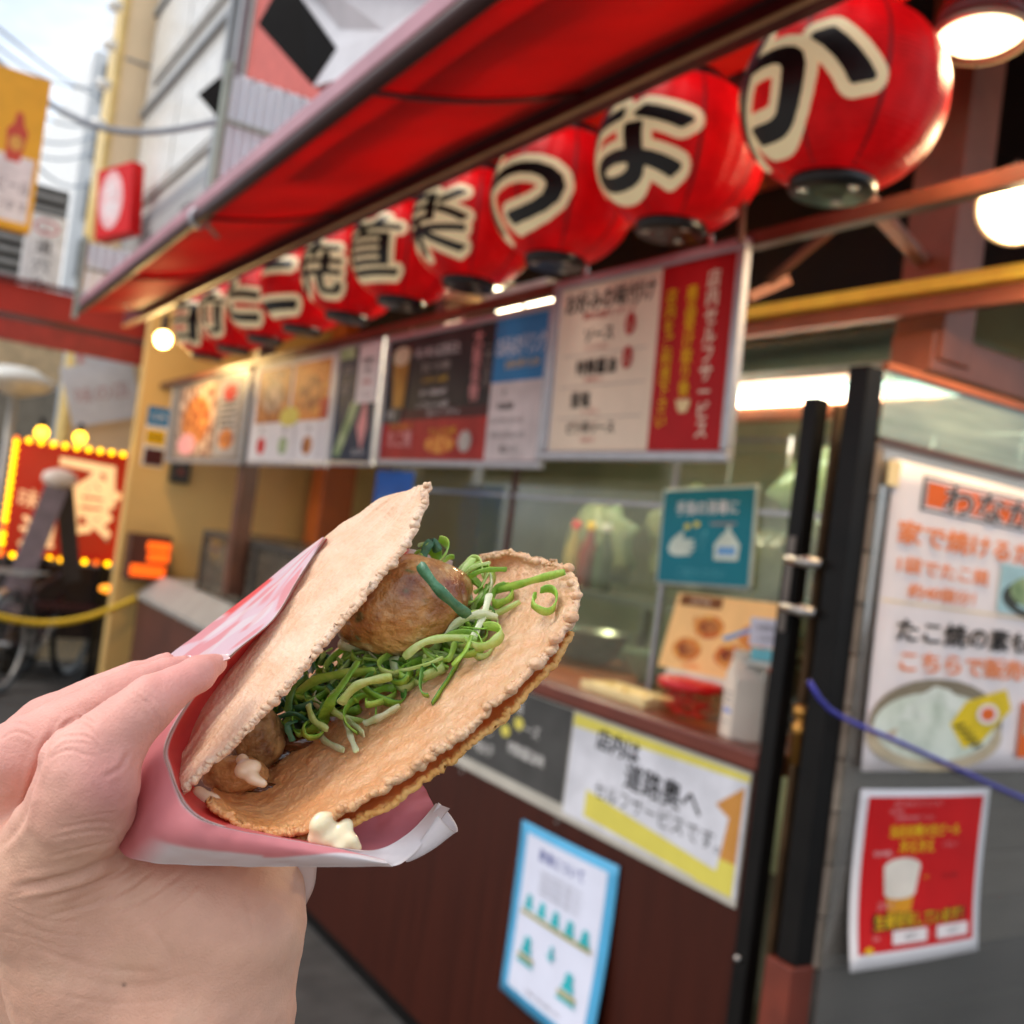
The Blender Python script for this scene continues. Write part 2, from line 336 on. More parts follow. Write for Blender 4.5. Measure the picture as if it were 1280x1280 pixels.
a = at(1045, 283, 2.2); b = at(962, 352, 2.3); stall('brace', MB().bar(a, b, .014), brownd)
a = at(935, 372, 2.3); b = at(985, 350, 2.32); stall('brace', MB().bar(a, b, .022), M('rust_steel', '', 0))
a = at(1245, 70, 2.6); b = at(1090, 210, 2.6); stall('brace', MB().bar(a, b, .02), brownd)
a = at(1275, 205, 2.75); b = at(1205, 330, 2.75); stall('brace', MB().bar(a, b, .03), M('rose_steel', '', 0))
a = at(930, 225, 2.0); b = at(926, 303, 2.0); stall('hanging_rod', MB().tube([a, b], .007, 8), brownd)
# inner corrugated canopy
def corr(P0, U, V_, nu, amp, N, per=24):
    b = MB(); P0, U, V_, N = Vector(P0), Vector(U), Vector(V_), Vector(N)
    b.grid([[P0+U*(i/nu)+V_*j+N*amp*sin(2*pi*per*i/nu) for j in (0, 1)] for i in range(nu+1)]); return b
stall('corrugated_canopy', corr((2.3, 1.75, 2.15), (0, 4.2, 0), (.8, 0, .02), 340, .006, (0, 0, 1), 84), M('corrugated_sheet', '#7f8683', .4, var=.08, metal=.3), smooth=True)
stall('lamp_rail', MB().bar((2.49, 1.7, 1.965), (2.49, 6.4, 1.965), .05, .045), M('rust_steel', '', 0))
# glass front under the boards
stall('front_glass', MB().box((GX, 1.42, 1.105), (GX+.006, 3.68, 1.72)), glass('shop_glass', '#f0f4ea', .05, .3, haze=.2, hcol='#8e9474'))  # haze colour stands in for green-grey reflections in the pane
stall('glass_rail', MB().bar((GX+.003, 1.42, 1.585), (GX+.003, 3.68, 1.585), .012, .012), alu)
stall('glass_mullion', MB().bar((GX+.003, 2.02, 1.105), (GX+.003, 2.02, 1.70), .012, .014, up=(1, 0, 0)), alu)
stall('glass_mullion', MB().bar((GX+.003, 2.78, 1.105), (GX+.003, 2.78, 1.70), .012, .02, up=(1, 0, 0)), M('maroon_steel', '#4c1a18', .5))
# glass case on the far counter
case = thing('display_case', 'low glass display case with dark frame on the far grey counter', 'display case', (1.67, 4.8, .945))
case_m = M('case_frame', '#3a352f', .45, var=.2); b = MB()
for y in (3.95, 4.85, 5.72): b.bar((1.67, y, .945), (1.67, y, 1.25), .035, .03, up=(1, 0, 0)); b.bar((2.1, y, .945), (2.1, y, 1.25), .03, .03, up=(1, 0, 0)); b.bar((1.69, y, 1.235), (2.085, y, 1.235), .03, .03)
b.bar((1.67, 3.93, 1.265), (1.67, 5.74, 1.265), .03, .03).bar((2.1, 3.93, 1.265), (2.1, 5.74, 1.265), .03, .03); b.build('frame', case_m, case)
box('glass_panel', (1.668, 3.97, .95), (1.672, 5.70, 1.248), glass('case_glass', '#9c9284', .1, .35, haze=.8, hcol='#7d7263'), case)
box('glass_top', (1.69, 3.95, 1.282), (2.09, 5.72, 1.286), glass('case_glass', '', 0), case)
for i, (y, c) in enumerate(((4.2, '#8a6038'), (4.55, '#a8803f'), (5.1, '#8a7560'), (5.45, '#76604c'))):
    q = MB(); q.box((1.75, y-.13, .95), (2.02, y+.13, 1.02+.02*(i % 2))); q.build('food_tray', M('tray_food_%d' % i, c, .5, var=.4, scale=30, bump=.6, bscale=60), case, bevel=.01)
# kitchen clutter seen through the glass
def bagshape(c, sx, sy, sz, seed, k=1.0):
    vs, fs = ICO[3]; out = []
    for v in vs:
        p = Vector(v); n_ = noise.noise(p*1.7+Vector((seed, 0, 0)))*.35+noise.noise(p*4+Vector((0, seed, 0)))*.16*k; p = p*(1+n_)
        out.append((c[0]+p.x*sx, c[1]+p.y*sy, c[2]+max(p.z, -.8)*sz))
    return MB().add(out, fs)
plastic = M('clear_plastic_bag', '#98a07c', .22, var=.25, scale=9, transl=.35, spec=.7)
for i, (y, z, x, s_) in enumerate(((2.12, 1.47, 2.35, .62), (2.62, 1.50, 2.4, .7), (3.15, 1.46, 2.4, .6), (2.36, 1.72, 2.75, .7))):
    o = bagshape((x, y, z), .17*s_, .30*s_, .26*s_, 3.1*i, 2.2).build('plastic_bag', plastic, None, smooth=True)
    tag(o, ['crumpled clear plastic bag on the kitchen shelf beside the teal notice', 'crumpled clear plastic bag in the middle of the kitchen shelf', 'crumpled clear plastic bag at the far end of the kitchen shelf', 'raised clear plastic bag behind the row of kitchen shelf bags'][i], 'plastic bag', 'plastic bags in the kitchen')
bcol = ('#3c2a1c', '#7c2a1c', '#c8b070', '#4c5a3c', '#8a3020', '#b09a5c'); bd_ = ('dark brown', 'dull red', 'pale yellow', 'green', 'rust red', 'tan')
for i in range(6):
    c = (2.2, 1.62+.085*i if i < 3 else 2.85+.09*(i-3), 1.311); t = thing('sauce_bottle', bd_[i]+' sauce bottle on the kitchen shelf behind the glass', 'bottle', c, 'sauce bottles on the kitchen shelf')
    MB().lathe([(.001, 0), (.032, 0), (.034, .01), (.034, .13), (.014, .18), (.013, .215), (.001, .215)], c, 18).build('body', M('sauce_%d' % i, bcol[i], .25, coat=.4), t, smooth=True); MB().lathe([(.016, .205), (.016, .232), (.001, .234)], c, 14).build('cap', (bred, white, bred, white, yel, bred)[i], t, smooth=True)
lr = thing('utensil_rail', 'steel rail carrying hanging ladles behind the kitchen glass', 'rail', (2.9, 2.4, 1.95)); MB().tube([(2.9, 1.6, 1.95), (2.9, 3.6, 1.95)], .01, 8).build('bar', steel, lr)
for i in range(5):
    y = 1.8+.3*i; t = thing('ladle', ('first', 'second', 'third', 'fourth', 'fifth')[i]+' hanging ladle from the black posts on the kitchen rail', 'ladle', (2.88, y, 1.94), 'ladles hanging in the kitchen')
    MB().tube([(2.88, y, 1.955), (2.87, y, 1.70)], .005, 6).build('handle', steel, t); MB().lathe([(.001, -.03), (.03, -.02), (.042, .0), (.04, .002), (.028, -.016), (.001, -.025)], (2.85, y, 1.69), 16).build('cup', steel, t, smooth=True)
for i in range(4):
    z = 1.1012+.075*i; t = thing('food_container', ('lowest', 'second', 'third', 'topmost')[i]+' white lidded container of the stack behind the glass', 'container', (1.95, 1.62, z), 'stacked food containers'); k = .002*(i % 2)
    MB().hexa([(1.87, 1.52+k, z), (2.03, 1.52+k, z), (2.03, 1.70+k, z), (1.87, 1.70+k, z), (1.86, 1.51+k, z+.06), (2.04, 1.51+k, z+.06), (2.04, 1.71+k, z+.06), (1.86, 1.71+k, z+.06)]).build('tub', M('milky_plastic', '#b4b8a4', .35), t); MB().box((1.855, 1.505+k, z+.0605), (2.045, 1.715+k, z+.072)).build('lid', M('lid_green', '#6c8478', .35), t, bevel=.003)
sh = thing('kitchen_shelf', 'steel kitchen shelf holding plastic bags behind the stall glass', 'shelf', (2.3, 2.4, 1.1))
box('board', (2.08, 1.5, 1.29), (2.6, 3.6, 1.31), steel, sh)
for y in (1.52, 2.5, 3.58): MB().bar((2.12, y, 1.1), (2.12, y, 1.29), .025, .025, up=(1, 0, 0)).build('leg', steel, sh)
def bowl(name, c, r, h, mat, label, cat, grp=None):
    t = thing(name, label, cat, c, grp)
    MB().lathe([(r*.45, 0), (r*.5, .004), (r*.8, h*.5), (r, h), (r*1.02, h+.004), (r*.96, h), (r*.75, h*.5), (r*.4, .012), (.0005, .012)], c, 28).build('shell', mat, t, smooth=True)
    return t
bowl('mixing_bowl', (1.95, 2.55, 1.1), .13, .1, M('dull_steel', '#7e8578', .3, metal=.7, var=.2), 'wide dull steel mixing bowl on the counter behind the glass', 'bowl')
bowl('mixing_bowl', (1.95, 2.22, 1.1), .1, .08, M('green_plastic', '#7d8f78', .4), 'smaller greenish bowl on the counter behind the glass', 'bowl')
pl = thing('griddle_plate', 'black cast iron takoyaki griddle behind the glass', 'griddle', (1.8, 3.1, 1.1))
box('plate', (1.80, 2.75, 1.101), (2.15, 3.5, 1.15), blackp, pl, bevel=.006)
b = MB()
for i in range(5):
    for j in range(10): b.lathe([(.03, .0), (.026, .003), (.001, .003)], (1.83+.07*i, 2.79+.074*j, 1.151), 10)
b.build('mould_cups', M('griddle_cups', '#2a2623', .4), pl)
pt = thing('cooking_pot', 'dark round cooking pot in the kitchen behind the glass', 'pot', (2.3, 1.9, 1.1))
MB().lathe([(.001, 0), (.15, 0), (.17, .02), (.17, .16), (.175, .165), (.16, .165), (.155, .02), (.001, .02)], (1.98, 1.75, 1.101), 28).build('shell', blackp, pt, smooth=True)
MB().lathe([(.176, 0), (.15, .03), (.03, .05), (.03, .075), (.001, .08)], (1.98, 1.75, 1.268), 28).build('lid', M('dull_steel', '', 0), pt, smooth=True)
bx = thing('cardboard_box', 'tall brown printed cardboard box behind the right end of the glass', 'box', (2.5, 2.15, 1.1))
box('body', (2.4, 1.95, 1.1), (2.6, 2.2, 1.62), M('carton', '#a8826a', .7, var=.15), bx); box('label_sheet', (2.395, 1.99, 1.2), (2.399, 2.16, 1.58), M('pale_label', '#b8b8a4', .6, var=.3, scale=14), bx)
dr = thing('wall_poster', 'pale kitchen poster hung on the green back wall', 'poster', (3.89, 3.2, 1.8)); box('panel', (3.885, 3.0, 1.6), (3.898, 3.5, 2.1), M('pale_label', '', 0), dr)
# fluorescent lamp
fl = thing('fluorescent_lamp', 'long white fluorescent tube under the corrugated canopy', 'lamp', (2.5, 2.2, 2.02))
MB().tube([(2.5, 1.72, 2.02), (2.5, 3.6, 2.02)], .026, 14).build('tube', M('fluorescent', '#f4fff0', emit=6, ecol='#e6fff0'), fl, smooth=True)
box('housing', (2.40, 1.7, 2.055), (2.60, 3.62, 2.085), M('lamp_white', '#c8d0c8', .5), fl)  # plate widened to keep tube light off the canopy above
al = bpy.data.lights.new('tube_light', 'AREA'); al.shape = 'RECTANGLE'; al.size = .08; al.size_y = 1.7; al.energy = 30; al.color = (.88, 1, .86)
ao = bpy.data.objects.new('tube_light', al); COL.objects.link(ao); ao.location = (2.5, 2.65, 1.99); ao.parent = fl; ao.matrix_parent_inverse = WM[fl.name].inverted()
# ------------------------------------------------------------------ door posts and plank side wall
dp = thing('door_post', 'thick black steel corner post beside the plank side wall', 'post', (FX, 1.275, 0))
MB().bar((FX, 1.275, .76), (FX, 1.275, 1.845), .046, .046, up=(1, 0, 0)).build('shaft', black, dp, bevel=.003)
MB().bar((FX, 1.275, .0), (FX, 1.275, .60), .044, .044, up=(1, 0, 0)).build('lower_shaft', black, dp)
MB().bar((FX-.004, 1.28, .60), (FX-.004, 1.28, .76), .062, .06, up=(1, 0, 0)).build('red_brown_sleeve', M('sleeve', '#6c2c1c', .5, var=.2), dp, bevel=.003)
d2 = thing('door_post', 'thinner black steel post with hinges at the end of the counter', 'post', (FX, 1.375, 0))
MB().bar((FX-.012, 1.375, 0), (FX-.012, 1.375, 1.79), .036, .034, up=(1, 0, 0)).build('shaft', black, d2, bevel=.003)
MB().bar((FX+.022, 1.345, .2), (FX+.022, 1.345, 1.78), .012, .022, up=(1, 0, 0)).build('inner_strip', M('bronze_strip', '#6a5038', .4, metal=.4, var=.3), d2)
for z in (1.478, 1.388):
    h = MB().bar((FX-.032, 1.372, z-.045), (FX-.032, 1.372, z+.045), .016, .004, up=(1, 0, 0)).build('hinge', M('dull_hinge', '#6c625c', .35, metal=.8, var=.2), d2)
    MB().tube([(FX-.04, 1.372, z), (FX-.034, 1.296, z)], .009, 12).build('hinge_pin', steel, h, smooth=True)
    MB().ico((FX-.036, 1.325, z), .013, 2).build('hinge_knob', steel, h, smooth=True)
p = at(1062, 1040, 1.68) if False else onX(922, 1198, FX-.032)
MB().ico(p, .007, 2).build('bolt', steel, d2, smooth=True)
sp = thing('brass_spring', 'short stacked brass cylinder fixed between the two black posts', 'fitting', (FX, 1.33, 1.1))
c = onX(1001, 905, FX+.0); MB().lathe([(.001, -.075), (.013, -.075), (.013, -.02), (.017, -.018), (.017, .0), (.012, .002), (.012, .012), (.018, .014), (.018, .034), (.001, .036)], c, 16).build('body', M('brass', '#c89048', .3, metal=.9, var=.15), sp, smooth=True)
WY = 1.25
sw = thing('plank_wall', 'grey brown plank side wall with a clear sheet along its top', 'wall', (2.2, WY, 0))
zs = [0, .11, .22, .33, .44, .545, .65, .75, .845, .94, 1.035, 1.13, 1.225, 1.32, 1.415, 1.51, 1.61, 1.715]
plm = [M('plank_%d' % i, c, .5, var=.22, scale=2.2, stretch=(1, 1, 9), bump=.1, bscale=20, spec=.3) for i, c in enumerate(('#a08f80', '#958576', '#a89888', '#9b8b7c', '#57504a'))]
for i in range(len(zs)-1):
    dy = random.uniform(-.0012, .0012); b = MB().box((FX+.026, WY+dy, zs[i]+.0016), (3.3, WY+.022+dy, zs[i+1]-.0016)); b.build('plank', plm[4] if zs[i] < .72 else plm[i % 4], sw, bevel=.002)
box('backing', (FX+.03, WY+.03, 0), (3.3, WY+.05, 1.72), blackp, sw)
box('clear_sheet', (FX+.03, WY+.004, 1.722), (3.3, WY+.008, 1.846), glass('clear_sheet', '#d5e2da', .12, .5, haze=.9, hcol='#b8c8c0'), sw)
MB().bar((FX+.026, WY+.006, 1.853), (3.3, WY+.006, 1.853), .014, .014).build('top_rail', M('rust_steel', '', 0), sw)
box('wall_cap', (FX+.028, WY-.004, 1.712), (3.3, WY+.02, 1.722), brownd, sw)
box('glass_cover', (FX+.03, WY-.012, .10), (3.28, WY-.009, 1.70), glass('cover_sheet', '#f2f4f2', .10, 1.2, haze=.22, hcol='#b8b0a8'), sw)
# ================================================================== hanging boards
def xsign(name, label, cat, y0, y1, z0, z1, tilt=0, X=FX, **k):
    # faces the street; y0 is the near end (right), y1 the far end (left); tilt pushes the lower edge outward
    return Sign(name, label, cat, (X-tilt, y1, z0), (X-tilt, y0, z0), (X, y1, z1), **k)
hangers = []
def hang(s, n=2):
    b = MB()
    for i in range(n): x = s.w*(.15+.7*i/(n-1)); b.bar((x, s.h+.02, -.004), (x, s.h+.05, -.004), .012, .004, up=(0, 0, 1))
    b.build('hook', steel, s.root, local=True)
BG_ = 'menu boards hanging under the lanterns'
s = xsign('menu_board', 'framed beige and red seasoning board hanging nearest the black posts', 'menu board', 1.615, 2.27, 1.69, 2.112, -.02, X=FX-.03, mat=cream, th=.012, group=BG_)
s.frame(alu, .024, .022); hang(s)
s.rect(.625, 0, 1, 1, redp); s.rect(0, .0, .012, 1, white); 
s.text('お好みの味付け', .32, .9, .135, ink, bold=.025, wmax=.54); s.text('無料の追加トッピング', .33, .81, .05, redp, bold=.01, wmax=.36)
for i, (t, sub) in enumerate((('ソース', 'こだわりの甘口'), ('特製醤油', '風味豊かな'), ('釜塩', 'さっぱりと'), ('ピリ辛ソース', 'お好みで'))):
    y = (.69, .5, .31, .14)[i]; s.text(t, .28 if i != 2 else .2, y, .1 if i < 3 else .08, ink, bold=.025, wmax=.34); s.text(sub, .27, y-.075, .035, redp, wmax=.24)
    if i < 3: s.rect(.06, y-.115, .58, y-.111, grey)
for y in (.72, .53): s.oval(.47, y, .03, .065, redp); s.text('人気', .47, y, .04, cream, vertical=True)
s.text('店内セルフサービス', .895, .5, .102, cream, vertical=True, bold=.02); s.text('商品受け取り後', .795, .58, .088, yel, vertical=True, bold=.02)
s.text('店内をご利用下さい', .69, .5, .088, yel, vertical=True, bold=.02)
s.poly([(.76, .27), (.83, .27), (.83, .24), (.815, .2), (.78, .2), (.765, .235)], M('hand_print', '#e8cf9a', .5), 'printed_hand')
s = xsign('menu_board', 'wide framed drinks board with dark menu and blue strip, in the middle of the row', 'menu board', 2.335, 3.33, 1.665, 2.075, -.015, X=FX-.01, mat=dark, th=.012, group=BG_)
s.frame(alu, .022, .02); hang(s, 3)
s.rect(.72, .55, 1, 1, blue); s.rect(.72, 0, 1, .55, M('list_print', '#cfc4c2', .6)); s.rect(0, 0, .72, .32, M('brick_red_print', '#a32c28', .5, var=.15)); s.rect(0, .32, .72, .4, M('maroon_print', '#4a2224', .5))
s.text('のみものドリンク', .86, .8, .17, white, bold=.01, wmax=.25); s.text('お持ち帰りもOK', .88, .67, .07, yel, wmax=.18)
for i, t in enumerate(('生', '黒烏龍茶', 'ジンジャーエール', 'オレンジジュース', '瓶コーラ')): s.text(t, .80+.012*i, .48-.1*i, .055, ink, bold=.01, wmax=.2)
s.poly([(.04, .9), (.17, .92), (.15, .42), (.07, .42)], M('beer_glass_print', '#b98a3a', .5, scale=5, col2='#8a5a1a')); s.oval(.105, .86, .065, .08, M('foam_print', '#c4b79a', .5))
s.text('キンキンに冷えた', .36, .86, .1, white, wmax=.3, bold=.01); s.text('生ビール 480', .36, .74, .08, M('soft_white_print', '#b5aca4', .5), wmax=.3)
for i, t in enumerate(('ハイボール 450円', '酎ハイ各種 400円', 'ノンアルコール 380円')): s.text(t, .36, .63-.1*i, .055, (yel if i == 0 else white), wmax=.26)
s.text('大阪名物', .625, .7, .14, pinkp, vertical=True, bold=.02); s.text('一杯いかが', .69, .68, .07, M('soft_white_print', '', 0), vertical=True)
s.rect(0, .3, .14, .43, blackp); s.text('本日', .06, .37, .07, white)
s.text('たこ焼', .15, .17, .15, pinkp, bold=.02, wmax=.24); s.text('ドリンクセット', .15, .27, .06, yel, wmax=.2); s.text('セットでお得', .45, .22, .07, yel, wmax=.2); s.oval(.44, .12, .1, .07, food3); s.oval(.6, .14, .04, .08, M('soft_white_print', '', 0)); s.text('生ビール', .38, .37, .05, white); s.text('ハイボール', .5, .37, .05, white)
s = xsign('menu_board', 'narrow dark menu board with a spring onion picture and a white note taped on it', 'menu board', 3.43, 3.8, 1.655, 2.09, -.015, X=FX, mat=dblue, th=.012, group=BG_)
s.frame(alu, .016, .016); hang(s)
s.poly([(.05, .06), (.22, .04), (.62, .5), (.55, .56), (.4, .5)], leek, 'printed_leek'); s.poly([(.6, .3), (.75, .1), (.85, .3), (.78, .56)], pinkp)
s.rect(.5, .5, 1.02, 1.0, white, 'white_note'); s.text('期間限定', .75, .86, .06, ink, bold=.02, wmax=.4); s.text('新発売', .75, .78, .05, ink, bold=.02); s.text('ねぎ増し', .75, .68, .05, redp, bold=.02, wmax=.4); s.text('お一人様一回', .75, .57, .03, ink, wmax=.4)
s.text('ネギ', .25, .8, .12, grey, bold=.01); s.text('盛り', .25, .65, .12, grey, bold=.01); s.text('四八〇円', .7, .08, .06, white, wmax=.3); s.rect(0, .9, .4, 1, leek)
s = xsign('menu_board', 'white framed food photo board with two rows of dishes, beside the narrow dark board', 'menu board', 3.86, 4.82, 1.65, 2.085, -.01, X=FX+.01, mat=white, th=.012, group=BG_)
s.frame(alu, .02, .016); hang(s, 3)
s.rect(.05, .4, .5, .97, food, 'food_photo'); s.rect(.53, .4, .96, .97, food3, 'food_photo'); s.oval(.27, .68, .15, .17, food2, 'food_photo'); s.oval(.74, .66, .14, .18, food, 'food_photo')
s.oval(.52, .45, .12, .1, lyel); s.rect(.88, .42, .97, .6, redp); s.text('たこせん', .3, .9, .09, M('soft_white_print', '', 0), bold=.02)
for i in range(3):
    x = .18+.3*i; s.rect(x-.13, .04, x+.13, .36, white); s.oval(x, .16, .06, .09, (bred, leek, food)[i]); s.text(('六個入', '八個入', '十二個入')[i], x, .32, .05, ink, bold=.01)
s = xsign('menu_board', 'photo board with noodle and fried dish pictures at the far end of the row', 'menu board', 4.95, 6.35, 1.65, 2.08, -.01, X=FX+.01, mat=M('photo_board', '#756d66', .5), th=.012, group=BG_)
s.frame(alu, .02, .016); hang(s, 3)
s.rect(.14, .05, .66, .95, food2, 'food_photo'); s.rect(.69, .05, .95, .95, M('dull_grey_print', '#9c958f', .5)); s.oval(.4, .5, .2, .32, food, 'food_photo'); s.oval(.3, .2, .13, .14, pinkp); s.oval(.82, .8, .08, .1, redp); s.oval(.82, .25, .09, .12, food)
for i in range(5): s.rect(.72, .68-.07*i, .92-.03*(i % 2), .7-.07*i, ink, 'text_line')
# small notices on the end wall and below the boards
def ysign(name, label, cat, x0, x1, z0, z1, Y, **k): return Sign(name, label, cat, (x0, Y, z0), (x1, Y, z0), (x0, Y, z1), **k)
s = ysign('wall_notice', 'small blue yellow and maroon stacked notice on the warm tan end wall', 'notice', 1.47, 1.60, 1.60, 1.97, 6.615, mat=white)
s.rect(0, .68, 1, 1, blue); s.rect(.05, .36, .95, .62, yel); s.rect(.1, .02, .98, .3, M('maroon_print', '', 0)); s.text('注意', .5, .84, .12, white); s.text('禁煙', .5, .49, .12, ink)
sb = thing('switch_box', 'small black switch box on the tan end wall below the far board', 'switch', (1.62, 6.615, 1.55)); q = onY(224, 590, 6.615)
box('body', (q.x-.06, 6.575, q.z-.07), (q.x+.06, 6.618, q.z+.07), blackp, sb, bevel=.008); box('button', (q.x-.02, 6.565, q.z-.02), (q.x+.02, 6.5745, q.z+.02), M('button_red', '#7c2a20', .4), sb)
s = xsign('hanging_poster', 'blue poster with white lower part hanging below the dark menu boards', 'poster', 3.13, 3.42, 1.22, 1.63, 0, X=FX+.045, mat=M('deep_blue_print', '#1f55a0', .5, var=.15), th=.003)
s.rect(0, 0, 1, .3, white); s.rect(0, .34, 1, .4, M('soft_blue_print', '#6ea4d8', .5)); s.text('イベント', .5, .75, .13, M('soft_blue_print', '', 0), bold=.02, wmax=.8); s.text('開催中', .5, .56, .12, white, bold=.02, wmax=.7); s.text('毎日十時から', .5, .17, .07, ink, wmax=.8)
# teal hand sanitiser notice on the glass
p = [onX(820, 730, GX-.004), onX(940, 738, GX-.004), onX(824, 612, GX-.004)]
s = Sign('sanitiser_notice', 'teal notice with a hand and a spray bottle stuck on the stall glass', 'notice', *p, th=.003, mat=M('pale_edge', '#a9b9b4', .5), bend=lambda x, y: .006*sin(pi*x)*(1-y), out=.003)
s.rect(.03, .03, .97, .97, teal); s.text('手指の消毒に', .5, .79, .15, white, bold=.02, wmax=.84); s.text('ご協力ください', .5, .14, .1, M('soft_teal_print', '#5aa6b4', .5), wmax=.78)
hp = M('pale_hand_print', '#cfdcd0', .5)
s.poly([(.12, .38), (.16, .47), (.24, .53), (.28, .56), (.29, .5), (.27, .47), (.40, .475), (.41, .45), (.34, .43), (.42, .425), (.42, .40), (.34, .385), (.42, .375), (.41, .35), (.34, .345), (.39, .33), (.38, .31), (.22, .30), (.15, .32)], hp, 'printed_hand')
s.poly([(.63, .27), (.86, .27), (.87, .42), (.8, .52), (.77, .55), (.77, .6), (.73, .6), (.73, .55), (.69, .52), (.62, .42)], hp, 'printed_bottle'); s.poly([(.56, .61), (.82, .61), (.82, .64), (.56, .64)], grey, 'printed_pump'); s.rect(.66, .32, .83, .4, M('soft_blue_print', '', 0), 'printed_label')
for k, (x, y) in enumerate(((.32, .6), (.42, .62))): s.oval(x, y, .035, .03, lyel)
for k in range(4): s.poly([(.53, .56-.0*k), (.54, .56), (.5-.06*k+.0, .36+.05*k), (.49-.06*k, .36+.05*k)], M('soft_teal_print', '', 0))
# ------------------------------------------------------------------ signs on the counter front
SG = M('sign_edge', '#b9b3a6', .45, var=.08)
s = xsign('counter_sign', 'long pale framed counter strip with dark menu panel and white self service panel', 'sign', 1.425, 2.95, .80, 1.062, 0, X=FX-.006, mat=SG, th=.005)
W1 = s.w; fx = lambda y: (2.95-y)/W1
s.rect(fx(2.6), .12, fx(2.012), .99, M('slate_menu_print', '#4a4947', .5, var=.15, scale=10)); s.rect(fx(2.006), .06, fx(1.428), .97, M('cool_white_print', '#d4d4da', .5))
x0, x1 = fx(2.006), fx(1.428); X = lambda t: x0+(x1-x0)*t
s.poly([(X(0), .86), (X(1), .92), (X(1), .97), (X(0), .97)], lyel); s.poly([(X(.14), .12), (X(.9), .06), (X(.9), .3), (X(.14), .38)], lyel); s.poly([(X(.84), .06), (X(.985), .06), (X(.985), .88), (X(.86), .68), (X(.92), .62)], och); s.poly([(X(.8), .06), (X(.985), .06), (X(.985), .3), (X(.8), .3)], lyel)
s.poly([(X(.12), .36), (X(.9), .2), (X(.93), .62), (X(.5), .62)], M('cool_white_print', '', 0)); 
s.text('店内は', X(.3), .83, .2, ink, bold=.025); s.text('道路奥へ', X(.58), .62, .24, ink, bold=.02, wmax=.2); s.text('セルフサービスです。', X(.55), .4, .17, ink, bold=.0, wmax=.27)
for i, (t, x, y) in enumerate((('たこ焼', .16, .78), ('ネギ塩', .55, .84), ('本格だし', .3, .5), ('特製醤油味', .7, .42), ('チーズ', .7, .66), ('明太子', .36, .3))):
    s.text(t, fx(2.6)+(fx(2.012)-fx(2.6))*x, y, .13, M('slate_letter_print', '#d6d2cc', .5), bold=.01, wmax=.125)
for x, y in ((.2, .6), (.52, .56), (.62, .68)): s.oval(fx(2.6)+(fx(2.012)-fx(2.6))*x, y, .014, .06, (och, lyel, lyel)[0 if x < .3 else 1])
b = MB()
for y in (2.03, 2.5, 2.9): b.ico((FX-.001, y, .785), .006, 1)
b.build('screws', steel, s.root)
tl_, tr_ = onX(661, 1028, FX-.004), onX(784, 1088, FX-.004); dn = V(-.0, .012, -.418); p = [tl_+dn, tr_+dn, tl_]
s = Sign('counter_poster', 'light blue bordered poster with seated figure icons on the brown counter front', 'poster', *p, th=.002, mat=M('sky_blue_border', '#4fa8d4', .5, var=.06), bend=lambda x, y: .030*(1-y)**2*(.35+.65*x)+.004*sin(pi*x), out=.003)
lav = M('lavender_paper', '#d9dcec', .6, var=.03); s.rect(.085, .06, .915, .945, lav); nv = M('indigo_print', '#2c3a86', .5)
s.text('飲食について', .48, .86, .075, nv, bold=.02, wmax=.62)
for i in range(4): s.text('お食事は店内の席をご利用ください', .5, .765-.036*i, .026, grey, wmax=.74-.07*(i % 3))
pc = M('aqua_print', '#35b0b8', .5); ol = M('olive_print', '#a8a05c', .5)
def figure(x, y, k):
    s.oval(x, y+.05*k, .028*k, .02*k, pc, 'printed_figure'); s.poly([(x-.045*k, y), (x-.03*k, y+.035*k), (x+.03*k, y+.035*k), (x+.045*k, y)], pc, 'printed_figure')
for i in range(5): figure(.2+.15*i, .53-.003*i, 1.2)
s.rect(.13, .495, .87, .518, ol); 
for x in (.25, .72): figure(x, .29-.04*(x > .5), 1.4); s.rect(x-.09, .255-.04*(x > .5), x+.09, .28-.04*(x > .5), ol); s.poly([(x-.1, .23-.04*(x > .5)), (x+.1, .23-.04*(x > .5)), (x+.08, .25-.04*(x > .5)), (x-.08, .25-.04*(x > .5))], pc)
s.poly([(.5, .42), (.53, .42), (.53, .37), (.56, .37), (.515, .335), (.47, .37), (.5, .37)], pc); s.text('ご理解とご協力をお願いします', .5, .11, .026, grey, wmax=.5)
# ------------------------------------------------------------------ posters on the plank wall
PW = WY-.016
wp = M('warm_white_poster', '#efe4e2', .55, var=.03)
s = Sign('wall_poster', 'large white poster with orange writing and a bowl of dough on the plank wall', 'poster', onY(1070, 962, PW), onY(1310, 962, PW), onY(1134, 578, PW), th=.002, mat=wp, w=.63, bend=lambda x, y: .012*(1-y)**2*(1-x)+.003*sin(3*x), out=.001)
hx = s.w
def PX(px): return (px-1134)/(1280-1134)*.375/hx + .0
s.rect(.13, .855, 1, .97, ink); s.rect(.14, .862, 1, .963, wp); s.rect(.155, .872, 1, .953, orgd)
for k in range(8): s.rect(.142, .868+.011*k, .152, .874+.011*k, ink)
s.text('わなか', .47, .912, .118, wp, bold=.05, sx=1.5); s.text('わなか', .47, .912, .115, ink, bold=.018, sx=1.55)
s.text('家で焼けるたこ焼', .50, .775, .08, org, bold=.03, sx=1.6, wmax=.92); s.text('1袋でたこ焼', .28, .67, .058, org, bold=.02, sx=1.6, wmax=.48); s.text('約40個分！', .28, .59, .052, org, bold=.02, sx=1.6, wmax=.48)
s.rect(.56, .56, 1, .73, M('pale_cyan_print', '#a9cdd2', .5)); s.oval(.78, .62, .2, .07, M('dark_plate_print', '#3a3c34', .5)); s.oval(.78, .645, .16, .06, leek); s.oval(.84, .66, .1, .03, lyel)
